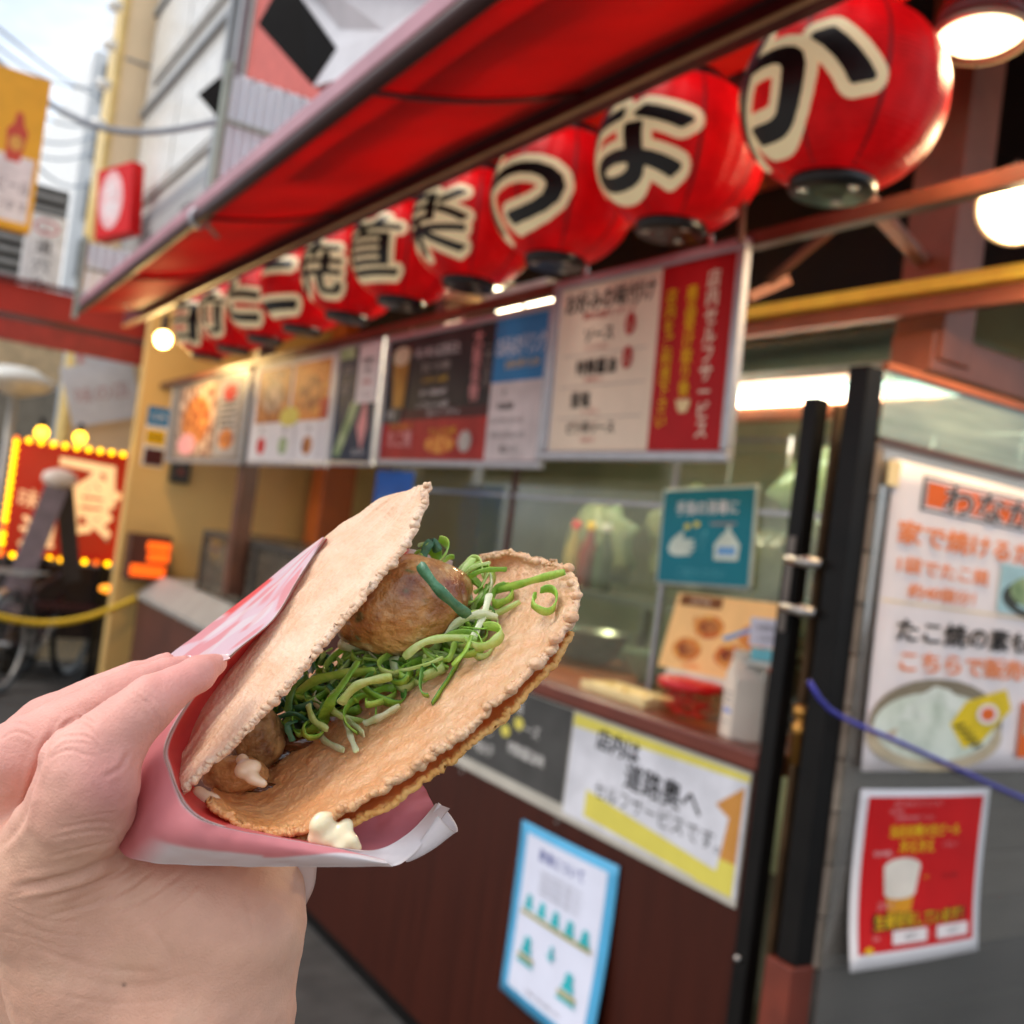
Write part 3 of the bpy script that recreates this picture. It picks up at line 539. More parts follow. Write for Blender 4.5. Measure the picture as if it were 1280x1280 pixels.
s.rect(.0, .545, 1, .55, M('tape_print', '#ecd39a', .5)); s.text('たこ焼の素も', .42, .46, .08, ink, bold=.03, sx=1.6, wmax=.72); s.text('こちらで販売中', .48, .36, .075, org, bold=.025, sx=1.6, wmax=.86)
s.oval(.33, .155, .33, .155, M('bowl_rim_print', '#8a7e68', .5)); s.oval(.33, .115, .335, .112, M('bowl_print', '#c2b294', .5)); s.oval(.32, .15, .30, .115, M('flour_print', '#dfe6d6', .55, scale=14, col2='#b9c4b0', r0=.3, r1=.55)); s.poly([(.12, .17), (.2, .24), (.29, .285), (.36, .275), (.45, .23), (.5, .17)], M('flour_heap_print', '#e8ece0', .55, scale=20, col2='#c6cfbe', r0=.3, r1=.5))
s.poly([(.38, .16), (.45, .24), (.66, .29), (.70, .22), (.55, .1), (.46, .08)], M('packet_print', '#e6c61e', .4)); 
for k in range(5): s.poly([(.40+.026*k, .155-.017*k), (.46+.026*k, .17-.017*k), (.445+.026*k, .155-.017*k), (.41+.026*k, .145-.017*k)], ink)
s.oval(.57, .2, .06, .036, wp); s.oval(.57, .2, .038, .023, orgd); s.rect(.76, .05, .98, .25, orgd); s.rect(.78, .13, .95, .22, M('bowl_print', '', 0))
MB().box((-.02, s.h-.05, .001), (.012, s.h-.004, .003)).build('tape', M('masking_tape', '#e8cf98', .6), s.root, local=True)
s = Sign('beer_poster', 'curling red beer poster with a beer glass below the large white poster', 'poster', onY(1047, 1207, PW), onY(1212, 1183, PW), onY(1078, 986, PW), th=.002, mat=M('beer_poster_edge', '#ece6e6', .5, var=.02), bend=lambda x, y: .028*(1-y)**3*(1-.4*x)+.004*sin(pi*x), out=.002)
s.rect(.055, .08, .945, .955, bred)
s.text('毎度ご来店ありがとうございます', .42, .915, .03, pinkp, wmax=.66); s.text('毎日清掃', .26, .87, .03, pinkp); s.text('品質管理も徹底しています', .4, .832, .03, pinkp, wmax=.55)
s.text('当店自慢の生ビール', .5, .755, .075, yel, bold=.035, wmax=.84); s.text('冷え冷え', .44, .665, .085, yel, bold=.035, wmax=.26); s.text('ぜひお試し', .2, .63, .035, white, wmax=.2); s.text('ください！', .7, .665, .035, pinkp, wmax=.22)
s.poly([(.23, .44), (.45, .44), (.42, .27), (.26, .27)], M('beer_print', '', 0)); s.poly([(.212, .545), (.478, .545), (.452, .4), (.226, .4)], M('foam_white', '#eadfd0', .5)); s.oval(.345, .545, .135, .055, M('foam_white', '', 0)); s.oval(.339, .4, .113, .035, M('foam_white', '', 0))
s.text('一杯', .52, .48, .03, yel); s.text('ぜひ一緒に', .72, .48, .032, M('maroon_print', '', 0), wmax=.24)
s.text('店内で', .24, .335, .05, pinkp, wmax=.3); s.text('生樽使用しています！', .5, .245, .095, ink, bold=.07, wmax=.9); s.text('生樽使用しています！', .5, .245, .09, yel, bold=.02, wmax=.88)
for x in (.42, .76): s.rect(x-.13, .115, x+.13, .19, wp); s.text('480円' if x < .5 else '580円', x, .152, .045, grey, wmax=.2)
s.text('価格', .17, .16, .03, pinkp); s.text('から', .59, .15, .03, pinkp); s.oval(.12, .1, .03, .02, yel)
# blue cord across the plank wall
cord = MB(); pts = [onY(1012, 852, WY-.03), onY(1030, 880, WY-.035), onY(1060, 900, WY-.04), onY(1130, 930, WY-.04), onY(1200, 962, WY-.04), onY(1290, 1002, WY-.04), onY(1400, 1040, WY-.03)]
cp = [Vector(poly_at(pts, t)) for t in np.linspace(0, 1, 40)]
o = cord.tube(cp, .0042, 8).build('cord', M('blue_vinyl', '#3f3fa8', .35), None, smooth=True); tag(o, 'blue cord hung across the plank wall in front of the white poster', 'cord')
# ------------------------------------------------------------------ things on the counter
CZ = 1.1012
tr = thing('food_tray', 'shallow long cream tray on the counter edge beside the red lidded tub', 'tray', (1.62, 1.95, CZ))
b = MB().box((1.59, 1.84, CZ), (1.70, 2.09, CZ+.006)); 
for q in (((1.59, 1.84), (1.594, 2.09)), ((1.696, 1.84), (1.70, 2.09)), ((1.594, 1.84), (1.696, 1.844)), ((1.594, 2.086), (1.696, 2.09))): b.box((*q[0], CZ+.006), (*q[1], CZ+.022))
b.build('dish', M('cream_tray', '#f2dfa2', .35, var=.05), tr, bevel=.002)
MB().lathe([(.001, .012), (.03, .012), (.034, 0.004), (.03, .0)], (0, 0, 0), 20).v
q = MB(); random.seed(3)
for k in range(10): q.ico((1.645+random.uniform(-.03, .03), 1.86+.023*k, CZ+.014), .016, 2, (1, 1.1, .6))
q.build('butter_rolls', M('pale_dough', '#f0dc9c', .5, var=.1), tr, smooth=True)
tb = thing('plastic_tub', 'clear plastic tub of red pickled ginger with a red lid on the counter', 'tub', (1.65, 1.72, CZ))
c0 = (1.655, 1.765, CZ)
MB().lathe([(.001, 0), (.058, 0), (.062, .004), (.068, .066)], c0, 32).build('bowl', glass('tub_plastic', '#fff2ec', .1, .12), tb, smooth=True)
q = MB(); random.seed(5)
for k in range(70):
    a = random.uniform(0, 2*pi); r = .05*sqrt(random.random()); z = random.uniform(.006, .056); d = Vector((random.uniform(-1, 1), random.uniform(-1, 1), random.uniform(-.4, .4))).normalized()*.014
    p0 = Vector(c0)+Vector((r*cos(a), r*sin(a), z)); q.bar(p0-d*.8, p0+d*.8, .007, .005)
q.build('pickled_ginger', M('red_ginger', '#d8341c', .4, var=.25, scale=60), tb)
MB().lathe([(.07, .062), (.074, .064), (.074, .080), (.070, .083), (.001, .083)], c0, 32).build('lid', M('red_lid', '#c8141c', .35), tb, smooth=True)
ct = thing('drink_carton', 'white gable top carton standing near the end of the counter', 'carton', (1.62, 1.53, CZ))
q_ = onZ(924, 924, CZ); C_ = Vector((q_.x+.012, q_.y+.008, CZ)); rz = Matrix.Rotation(radians(-28), 3, 'Z'); w = .036; h1 = .125; h2 = .165
L_ = lambda x, y, z: tuple(C_+rz@Vector((x, y, z)))
b = MB(); b.add([L_(-w, -w, 0), L_(w, -w, 0), L_(w, w, 0), L_(-w, w, 0), L_(-w, -w, h1), L_(w, -w, h1), L_(w, w, h1), L_(-w, w, h1), L_(-w, 0, h2), L_(w, 0, h2)], [(3, 2, 1, 0), (0, 1, 5, 4), (1, 2, 6, 5), (2, 3, 7, 6), (3, 0, 4, 7), (4, 5, 9, 8), (6, 7, 8, 9), (5, 6, 9), (7, 4, 8)])
b.build('body', M('carton_white', '#efe3d2', .5, var=.03), ct)
b = MB(); b.hexa([L_(-w, -.003, h2-.004), L_(w, -.003, h2-.004), L_(w, .003, h2-.004), L_(-w, .003, h2-.004), L_(-w, -.003, h2+.016), L_(w, -.003, h2+.016), L_(w, .003, h2+.016), L_(-w, .003, h2+.016)]).build('top_fold', M('carton_white', '', 0), ct)
for (z0, z1, m_, k) in ((.05, .06, M('label_blue', '#7f97d8', .5), .7), (.09, .094, grey, .6), (.08, .084, grey, .5), (.07, .074, grey, .65), (.03, .033, grey, .5)):
    MB().add([L_(-w-.0006, -w*k, z0), L_(-w-.0006, w*k, z0), L_(-w-.0006, w*k, z1), L_(-w-.0006, -w*k, z1)], [(0, 1, 2, 3)]).build('printed_label', m_, ct)
p = [onX(822, 832, 1.70), onX(968, 862, 1.70), onX(856, 742, 1.744)]
s = Sign('menu_card', 'orange picture menu card leaning against the glass behind the red lidded tub', 'menu card', *p, th=.002, mat=M('card_orange', '#f2c27c', .5, var=.06))
s.rect(.04, .84, .42, .98, M('brown_print', '#7a4a24', .5)); s.text('おすすめ', .23, .91, .09, cream, wmax=.3); s.text('たこ焼', .3, .66, .13, M('tawny_print', '#d07a28', .5), bold=.02)
for x, y in ((.22, .28), (.36, .6), (.6, .28), (.75, .55)): s.oval(x, y, .13, .15, food3, 'food_photo'); s.oval(x, y, .08, .09, food, 'food_photo')
s.rect(.78, .05, .98, .4, orgd); s.poly([(.5, .5), (.53, .46), (.8, .68), (.78, .72)], M('soft_blue_print', '', 0)); s.text('各五百円', .3, .08, .07, orgd)
MB().box((s.w*.1, -.02, -.03), (s.w*.9, 0, .004)).build('card_stand', M('clear_acrylic', '#cfc8b8', .2), s.root, local=True)
p = [onX(936, 806, 1.60), onX(978, 812, 1.60), onX(937, 771, 1.60)]
s = Sign('price_tag', 'small white price tag on a clear stand between the menu card and black post', 'price tag', *p, th=.002, mat=M('tag_white', '#c9c6d2', .5)); s.text('お会計は', .5, .68, .24, ink, wmax=.84); s.text('こちら', .5, .3, .24, ink, wmax=.7)
s.rect(.1, -.5, .75, -.06, M('pale_teal_print', '#6cb2bc', .5)); MB().box((.0, -.04, -.012), (s.w, -.03, .012)).build('clip', steel, s.root, local=True)
b = MB().bar((s.w*.5, -.36, -.006), (s.w*.5, 0, -.006), .006, .003, up=(0, 0, 1)); b.build('stem', steel, s.root, local=True)
# ================================================================== awning
ON, OF = onX(600, 0, .60), onX(101, 387, .75); dO = (ON-OF)/(OF.y-ON.y)
oe = lambda y: ON + (OF-ON)*((y-ON.y)/(OF.y-ON.y))
BZ = 2.279; aw = thing('awning', 'long red canvas awning with dark tube along its street edge', 'awning', (1.08, 2.5, BZ))
YI0, YI1 = .15, 5.0; YO0, YO1 = .15, OF.y
b = MB(); top = []; N1, N2 = 60, 14
P = []
for i in range(N1+1):
    a = oe(YO0+(YO1-YO0)*i/N1); c = V(1.06, YI0+(YI1-YI0)*i/N1, BZ+.02); row = []
    for j in range(N2+1):
        t = j/N2; p = a.lerp(c, t); p.z += .015*sin(pi*t)*(-1)+.006*sin(i*.9)*sin(pi*t)*.6; row.append(p)
    P.append(row)
b.grid(P); b.grid([[p+V(0, 0, .006) for p in r] for r in P][::-1]); b.build('canvas', redcloth, aw, smooth=True)
for i in range(4, N1, 14): MB().tube([p+V(0, 0, -.004) for p in P[i]], .005, 6).build('seam', dredbeam, aw)
U0, U1 = oe(.2)+V(.07, 0, .03), oe(2.25)+V(.07, 0, .03); MB().hexa([U0, U0+V(.02, 0, 0), U1+V(.02, 0, 0), U1, U0+V(0, 0, .13), U0+V(.02, 0, .13), U1+V(.02, 0, .10), U1+V(0, 0, .10)]).build('upper_fascia', M('mauve_fascia', '#c09aa2', .4, var=.08, scale=4), aw, bevel=.004)
MB().tube([oe(YO0), oe(YO1+.05)], .0145, 14).build('edge_tube', M('tube_brown', '#34100f', .45, var=.15), aw, smooth=True)
up = V(-.004, 0, .034)
b = MB(); A0, A1 = oe(YO0)+V(-.01, 0, .016), oe(YO1)+V(-.01, 0, .016); b.hexa([A0, A0+V(.02, 0, 0), A1+V(.02, 0, 0), A1, A0+up, A0+up+V(.02, 0, 0), A1+up*.9+V(.02, 0, 0), A1+up*.9]); b.build('fascia_board', fascia, aw, bevel=.004)
cl = onX(270, 258, .70); cl = oe(cl.y)
MB().lathe([(.022, -.014), (.027, -.012), (.027, .012), (.022, .014)], cl, 20, axis=(OF-ON)).build('tube_clamp', alu, aw, smooth=True)
MB().tube([cl+V(.02, 0, -.01), cl+V(.06, .02, -.03)], .006, 8).build('clamp_bolt', steel, aw)
MB().bar((1.0, .15, BZ+.025), (1.0, 5.2, BZ+.025), .11, .03).build('inner_shade_band', M('deep_red_shade', '#3c0608', .6, var=.2), aw)  # dark bar added to paint shade along the awning's inner folds and gap
b = MB().bar((1.075, .15, BZ+.02), (1.075, 5.6, BZ+.02), .03, .075); b.build('inner_beam', dredbeam, aw, bevel=.004)
MB().tube([(1.062, .15, BZ-.01), (1.062, 5.6, BZ-.012)], .006, 8).build('pale_conduit', M('tan_conduit', '#b08a5c', .4, var=.3, scale=3), aw, smooth=True)
MB().bar((1.30, .15, 2.455), (1.30, 5.8, 2.455), .03, .02).build('lantern_rail', dredbeam, aw)
# red canopy above the lanterns
box('upper_canopy', (1.09, .15, 2.56), (1.56, 6.0, 2.575), redcloth, aw)
# ================================================================== lanterns
LR, LH, LE = .164, .151, .140
def lrad(z): return LR*max(1e-4, 1-(z/LH)**2)**.46
redpaper = M('red_lantern_paper', '#cc0a12', .36, var=.28, scale=16, bump=.25, bscale=120, transl=.12, coat=.12, detail=8, emit=.17, ecol='#e00a10')  # small glow added to brighten the paper, no bulb inside
lcream = M('lantern_cream', '#f1e0b4', .5, var=.05, scale=20, emit=.2, ecol='#f4e0b0'); lblack = M('lantern_black', '#0d0b0c', .4)  # cream writing gets the same added glow
NS, NR = 96, 198; b = MB(); P = []
for i in range(NR+1):
    z = -LE+2*LE*i/NR; r = lrad(z)+.0007*sin(2*pi*33*i/NR); row = []
    for k in range(NS+1):
        th = 2*pi*k/NS; d = ((th*8/(2*pi)+.5) % 1-.5)*2*pi/8; row.append((-(r*(1-.02*math.exp(-(d/.035)**2)))*cos(th), -r*(1-.02*math.exp(-(d/.035)**2))*sin(th), z))
    P.append(row)
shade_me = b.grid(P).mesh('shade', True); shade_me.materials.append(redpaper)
re_ = lrad(LE)
seam_me = MB().grid([[((lrad(z)+.0012-.0008*abs(a)/.02)*-cos(a), -(lrad(z)+.0012)*sin(a), z) for a in (-.024, 0, .024)] for z in np.linspace(-LE, LE, 40)]).mesh('seam', True); seam_me.materials.append(M('lantern_seam', '#960810', .45, var=.2, transl=.1))
cap_me = MB().lathe([(re_*.3, LE+.018), (re_*1.0, LE+.016), (re_*1.06, LE+.006), (re_*1.06, LE-.012), (re_*.95, LE-.014)], n=28).mesh('cap', True); cap_me.materials.append(blackp)
ring_me = MB().lathe([(re_*.95, -LE+.014), (re_*1.06, -LE+.012), (re_*1.06, -LE-.012), (re_*.98, -LE-.018), (re_*.2, -LE-.012), (.001, -LE-.012)], n=28).mesh('base_ring', True); ring_me.materials.append(blackp)
stud_me = MB().lathe([(.001, 0), (.009, 0), (.010, .003)], n=12).mesh('stud', True); stud_me.materials.append(M('pale_stud', '#e0d8c4', .25, metal=.3))
hang_me = MB().tube([(0, 0, LE+.01), (0, 0, LE+.075)], .012, 10).tube([(0, 0, LE+.05), (.02, 0, LE+.07), (0, .0, LE+.085)], .004, 8).mesh('hanger', True); hang_me.materials.append(blackp)
def wrapglyph(ch, bold, rise, mat, parent, name, w0=.325, h0=.158, dz=-.022, spread=0):
    vs, fs, dim = glyphs(ch, 0, False, 4); kx, ky = w0/dim[0], h0/dim[1]
    bm = bmesh.new(); vv = [bm.verts.new((x*kx, y*ky, 0)) for x, y in vs]
    for f in fs:
        try: bm.faces.new([vv[i] for i in f])
        except ValueError: pass
    bmesh.ops.remove_doubles(bm, verts=bm.verts, dist=1e-6)
    for ax in (0, 1):
        for k in range(-9, 10):
            no = (1, 0, 0) if ax == 0 else (0, 1, 0); co = (k*.022, 0, 0) if ax == 0 else (0, k*.018, 0)
            bmesh.ops.bisect_plane(bm, geom=bm.verts[:]+bm.edges[:]+bm.faces[:], plane_co=co, plane_no=no, dist=1e-7)
    bm.verts.index_update(); V0 = [(v.co.x, v.co.y) for v in bm.verts]; F0 = [tuple(v.index for v in f.verts) for f in bm.faces]; bm.free(); b = MB()
    nc = 26 if spread > .01 else 14
    for c in range(nc if spread else 1):
        ox, oy = (spread*cos(2*pi*c/nc), spread*sin(2*pi*c/nc)) if spread else (0, 0); P = []
        for x, y in V0:
            th = (x+ox)/LR; z = max(-.146, min(.146, y+oy+dz)); r = lrad(z)*.999+.0008+rise+c*.00004; P.append((-r*cos(th), -r*sin(th), z))
        b.add(P, F0)
    return b.build(name, mat, parent, local=True)
LG = 'red paper lanterns hanging in a row under the awning'
chars = 'かなわ楽道焼こた前日'; desc = ['largest, beside the spot lamp', 'showing a loop and a dot', 'showing one big open curve', 'fourth in the row, crowded character', 'character underlined by a long sweep', 'sixth along the row', 'showing two stacked curves', 'showing one round hook', 'showing two upright strokes', 'smallest, beside the warm bulb']
for i, ch in enumerate(chars):
    y = 1.184+.3985*i; rz = random.uniform(-.06, .06) if i else 0
    mw = Matrix.Translation((1.281, y, 2.236+random.uniform(-.004, .004))) @ Matrix.Rotation(rz, 4, 'Z')
    t = thing('paper_lantern', 'red paper lantern with black and cream writing, '+desc[i], 'lantern', mw=mw, group=LG)
    for nm, me in (('shade', shade_me), ('cap', cap_me), ('base_ring', ring_me), ('hanger', hang_me)):
        o = link(nm, me, None, t, local=True)
        if nm == 'shade':
            for k in range(8): q = link('seam', seam_me, None, o, local=True); q.rotation_euler = (0, 0, 2*pi*(k+.42)/8)
        if nm == 'base_ring':
            for k in range(3): q = link('stud', stud_me, None, o, local=True); a = 2*pi*k/3+.5; q.location = (re_*.72*cos(a), re_*.72*sin(a), -LE-.0175)
    bd = .03 if ch in 'かなわこた' else .012
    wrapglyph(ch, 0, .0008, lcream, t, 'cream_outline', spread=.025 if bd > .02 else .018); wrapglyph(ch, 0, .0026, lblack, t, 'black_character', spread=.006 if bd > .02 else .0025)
# cables along the lantern rail
cb = MB(); pts = []
for k in range(90): y = .3+5.2*k/89; pts.append((1.10+.004*sin(k*1.7), y, 2.345+.012*sin(k*.9)+.006*sin(k*2.3)))
o = cb.tube(pts, .007, 8).build('power_cable', M('cable_black', '#2a1512', .4), None, smooth=True); tag(o, 'dark power cable clipped along the beam above the lanterns', 'cable')
# ================================================================== lamps
def spot(name, label, c, axis, r, shade_col, energy, estr=14, col=(1, .72, .4)):
    t = thing(name, label, 'lamp', c, group='spot lamps under the ceiling' if name == 'spot_lamp' else None); ax = Vector(axis).normalized(); c = Vector(c)
    MB().lathe([(r*1.0, .0), (r*1.04, .004), (r*.98, -.03), (r*.62, -r*1.3), (r*.5, -r*1.6), (r*.48, -r*2.3), (.001, -r*2.3)], c, 32, axis=ax).build('housing', M(shade_col, '#6a2420' if 'red' in shade_col else '#b8a890', .4, var=.1), t, smooth=True)
    MB().lathe([(.001, r*.16), (r*.45, r*.13), (r*.8, r*.05), (r*.97, -.006)], c, 32, axis=ax).build('lens', M('lamp_lens', '#fff0d0', emit=estr, ecol='#ffe7b8'), t, smooth=True)
    MB().lathe([(r*.98, -.002), (r*1.08, .0), (r*1.08, .008), (r*.98, .01)], c, 32, axis=ax).build('rim', M('lamp_rim', '#a08c78', .3, metal=.5), t, smooth=True)
    l = bpy.data.lights.new('lamp_light', 'SPOT' if 'red' in shade_col else 'POINT'); l.energy = energy; l.color = col
    if l.type == 'SPOT': l.spot_size = radians(150); l.spot_blend = .6
    l.shadow_soft_size = r*.6
    o = bpy.data.objects.new('lamp_light', l); COL.objects.link(o); o.parent = t; o.matrix_parent_inverse = WM[t.name].inverted()
    o.location = c+ax*r*(.35 if l.type == 'SPOT' else 1.5); o.rotation_euler = ax.to_track_quat('-Z', 'Y').to_euler(); return t
spot('spot_lamp', 'round spot lamp with dark red housing beside the nearest lantern', at(1226, 44, 1.72), (-.05, -.1, -1), .072, 'lamp_red', 20, estr=3.2)
spot('spot_lamp', 'white glowing spot lamp cut off by the picture edge above the yellow lit rail', at(1272, 256, 1.95), (-.62, -.65, -.45), .07, 'lamp_tan', 11, estr=14)
bl_ = thing('light_bulb', 'warm glowing bulb below the far end of the lantern row', 'bulb', onX(204, 424, 1.27)); c = onX(204, 424, 1.27)
MB().ico(c, .043, 3).build('globe', M('warm_globe', '#ffe0a0', emit=16, ecol='#ffcf78'), bl_, smooth=True); MB().tube([c+V(0, 0, .045), c+V(0, 0, .12)], .018, 12).build('socket', blackp, bl_)
MB().tube([c+V(0, 0, .12), c+V(0, 0, .16)], .005, 6).build('cord', blackp, bl_)
l = bpy.data.lights.new('bulb_light', 'POINT'); l.energy = 13; l.color = (1, .66, .26); l.shadow_soft_size = .05; o = bpy.data.objects.new('bulb_light', l); COL.objects.link(o); o.location = c+V(0, .0, -.08); o.parent = bl_; o.matrix_parent_inverse = WM[bl_.name].inverted()
# bright recessed lamps deeper under the ceiling, above the middle board
for i, (px, py, w) in enumerate(((640, 383, .22), (618, 366, .09), (1245, 476, .12))):
    c = at(px, py, (3.6, 3.9, 3.4)[i]); t = thing('ceiling_lamp', ['long bright ceiling lamp just above the middle menu board', 'small round ceiling lamp above the middle menu board', 'small lamp above the clear sheet of the plank wall'][i], 'lamp', c)
    MB().box(c+V(-.05, -w/2-.15*(i == 0), -.008), c+V(.05, w/2, .012)).build('tube', M('ceiling_tube', '#fff2d0', emit=9, ecol='#fff0cc'), t, bevel=.01); MB().box(c+V(-.07, -w/2-.2*(i == 0), .013), c+V(.07, w/2+.02, .04)).build('housing', M('lamp_white', '', 0), t)
    l = bpy.data.lights.new('ceiling_light', 'AREA'); l.energy = (12, 5, 2)[i]; l.size = .2; l.color = (1, .88, .66); o = bpy.data.objects.new('ceiling_light', l); COL.objects.link(o); o.location = c+V(0, 0, -.03); o.parent = t; o.matrix_parent_inverse = WM[t.name].inverted()
lc = at(585, 362, 3.7); t = thing('lamp_shade', 'pale cone lamp shade hanging behind the lanterns above the middle board', 'lamp shade', lc)
MB().lathe([(.09, -.06), (.05, .04), (.02, .06), (.001, .062)], lc, 24).build('shade', M('tan_shade', '#d8b888', .5), t, smooth=True); MB().tube([lc+V(0, 0, .06), lc+V(0, 0, .5)], .005, 6).build('cord', blackp, t)
# ================================================================== clear corrugated flaps and boards above the awning
cor = M('blue_corrugated_plastic', '#e8f3f8', .35, var=.05, transl=.6, scale=3)
def flap(label, Y, x0, x1, z0, z1, n):
    t = thing('corrugated_flap', label, 'panel', (x0, Y, z0), group='corrugated plastic flaps above the awning')
    corr((x0, Y, z0), (x1-x0, 0, 0), (0, 0, z1-z0), n*12, .007, (0, 1, 0), n).build('sheet', cor, t, smooth=True)
    b = MB(); b.bar((x0, Y-.012, z0-.1), (x0, Y-.012, z1+.02), .022, .02, up=(1, 0, 0)); b.build('post', M('pale_post', '#9aa090', .45), t)
    MB().bar((x0, Y-.012, z0+(z1-z0)*.52), (x1, Y-.012, z0+(z1-z0)*.52), .012, .012).build('cross_bar', M('pale_post', '', 0), t)
    b = MB()
    for k in range(6): b.ico((x0+(x1-x0)*(k+.5)/6, Y-.012, z1-.01), .007, 1)
    b.build('screws', alu, t)
Y = 2.9; p0, p1, p2 = onY(285, 215, Y), onY(393, 120, Y), onY(285, 88, Y)
flap('pale blue corrugated plastic flap standing above the awning clamp', Y, p2.x, p1.x+.03, p0.z-.02, p2.z, 11)
Y = 4.75; p0, p1, p2 = onY(108, 372, Y), onY(167, 345, Y), onY(106, 302, Y)
flap('smaller pale grey corrugated flap at the far tip of the awning', Y, p2.x, p1.x, p0.z, p2.z, 6)
def slab(name, label, cat, pts, depth, thick, mat, side=None):
    F = [at(x, y, d) for (x, y), d in zip(pts, depth)]; n = (F[1]-F[0]).cross(F[2]-F[0]).normalized(); n = n if n.dot(F[0]-EYE) > 0 else -n
    G = [p+n*thick for p in F]; t = thing(name, label, cat, F[0]); MB().poly(F[::-1]).build('front_face', mat, t)
    k = len(F); MB().add(F+G, [(i, (i+1) % k, k+(i+1) % k, k+i) for i in range(k)]+[tuple(range(k, 2*k))]).build('body', side or mat, t); return t
soft = M('soffit_black', '#080504', .8, var=.2, spec=.08); pale = M('pale_grey_panel', '#c8c6ca', .45, var=.05)
slab('sign_box', 'large black underside of a tilted sign box high above the corrugated flap', 'sign box', [(322, 30), (390, 107), (422, 62), (374, -6), (350, -20)], [3.6, 3.3, 3.2, 3.5, 3.6], .25, soft, pale)
slab('roof_panel', 'pale grey sloping panel above the awning beside the black sign box', 'panel', [(374, -8), (422, 60), (392, 108), (520, 70), (640, -20), (380, -40)], [3.5, 3.2, 3.25, 2.9, 2.7, 3.2], .05, pale)
slab('sign_box', 'small black corner of a sign box behind the corrugated flap', 'sign box', [(247, 118), (276, 152), (290, 120), (276, 94)], [4.6, 4.5, 4.5, 4.6], .2, soft, pale)
# ================================================================== buildings beyond
sal = thing('salmon_building', 'salmon pink house wall above the awning', 'building', (1.6, 5.0, 0)); box('wall', (1.6, 2.5, 2.8), (4.4, 5.95, 9), M('salmon_wall', '#c05a50', .7, var=.08), sal)
wb = thing('white_building', 'white clad house with grey window frames and sign band above the stall', 'building', (1.6, 7, 0)); wcl = M('white_cladding', '#cac5bd', .5, var=.05, scale=3); gtr = M('grey_trim', '#8a8c8e', .45, var=.1)
box('wall', (1.62, 5.98, 2.7), (4.4, 8.9, 9), wcl, wb)
for z, hh in ((3.44, .09), (4.46, .05), (5.3, .05)): MB().bar((1.60, 6.15, z), (1.60, 8.9, z), .03, hh).build('trim', gtr, wb)
box('grey_band', (1.585, 6.0, 2.7), (1.615, 8.9, 3.39), M('grey_band', '#9a9a9a', .5, var=.1), wb)
for y in (6.05, 6.3): MB().bar((1.57, y, 2.7), (1.57, y, 9), .07, .05, up=(1, 0, 0)).build('downpipe', gtr, wb)
for k, (y0, y1, z0, z1) in enumerate(((6.45, 8.6, 3.62, 4.30), (6.45, 8.6, 4.62, 5.2))):
    w = box('window', (1.592, y0, z0), (1.615, y1, z1), M('pale_trim', '#b5b3ae', .5), wb)
    for a_, b_ in ((y0+.03, (y0+y1)/2-.02), ((y0+y1)/2+.02, y1-.03)): box('pane', (1.585, a_, z0+.04), (1.5915, b_, z1-.04), M('pale_pane', '#d4d0c8', .25), w)
s = xsign('facade_sign', 'grey shop sign band with dark marks on the white clad house', 'sign', 6.35, 8.5, 3.18, 3.38, 0, X=1.582, mat=M('grey_sign', '#a2a19f', .5, var=.08), th=.006); s.text('道頓堀', .75, .5, .5, M('faded_print', '#4c4a4c', .6)); s.text('★ 味わい', .3, .5, .4, M('faded_print', '', 0))
tw = thing('cream_tower', 'tall narrow cream plastered house end beside the white clad house', 'building', (1.5, 9, 0)); pa = onY(112, 320, 9.0); pb = onY(172, 320, 9.0)
box('wall', (pa.x, 9.0, 0), (1.9, 9.35, 12), M('cream_plaster', '#f6dcb4', .6, var=.06, scale=2), tw); box('corner_strip', (pa.x-.015, 8.98, 0), (pa.x+.035, 9.36, 12), M('yellow_strip', '#e6c67c', .5), tw)
for z in (3.9, 4.9, 5.9): box('joint_line', (pa.x+.061, 8.992, z), (1.9, 8.999, z+.02), gtr, tw)
for k in range(5): MB().lathe([(.001, .0), (.06, .0), (.05, -.06), (.001, -.07)], (pa.x-.09, 8.9, 5.6-.32*k), 14).build('lamp', M('white_lamp', '#f2efe6', .4), tw, smooth=True)
# projecting signs
Y = 8.2; p0, p1 = onY(118, 300, Y), onY(152, 222, Y); s = Sign('projecting_sign', 'small red projecting sign with a white oval on the cream house end', 'sign', (p0.x, Y, p0.z), (p0.x+.17, Y-.34, p0.z+.05), (p0.x, Y, p1.z+.02), th=.1, mat=bred)
s.oval(.42, .52, .34, .42, M('pale_pink_print', '#e8b8b8', .5)); s.text('名物', .42, .52, .3, white, vertical=True, bold=.02)
Y = 6.2; a, c, d = onY(-60, 266, Y), onY(32, 271, Y), onY(-38, 78, Y)
s = Sign('projecting_sign', 'yellow projecting drinks sign with a bottle picture at the top corner', 'sign', (a.x, Y, a.z), (onY(40, 272, Y).x, Y, a.z), (a.x, Y, onY(45, 95, Y).z), th=.1, mat=M('yellow_sign', '#eeb41e', .45, var=.05))
s.rect(.04, .04, .93, .46, M('sign_white', '#e8e6e4', .5)); s.poly([(.55, .42), (.74, .42), (.8, .62), (.74, .66), (.7, .74), (.62, .74), (.6, .66), (.52, .62)], M('drink_red', '#c8482a', .4), 'printed_bottle'); s.oval(.66, .54, .09, .05, M('drink_gold', '#e8b050', .5)); s.text('生ビール', .62, .27, .11, grey, wmax=.6); s.text('あります', .62, .14, .07, grey)
Y = 9.2; a = onY(22, 362, Y); c = onY(72, 364, Y); d = onY(34, 262, Y)
s = Sign('projecting_sign', 'white upright sign with a red oval and black characters beside the cream house', 'sign', (a.x, Y, a.z), (c.x, Y, a.z), (a.x, Y, d.z), th=.08, mat=M('sign_white', '', 0))
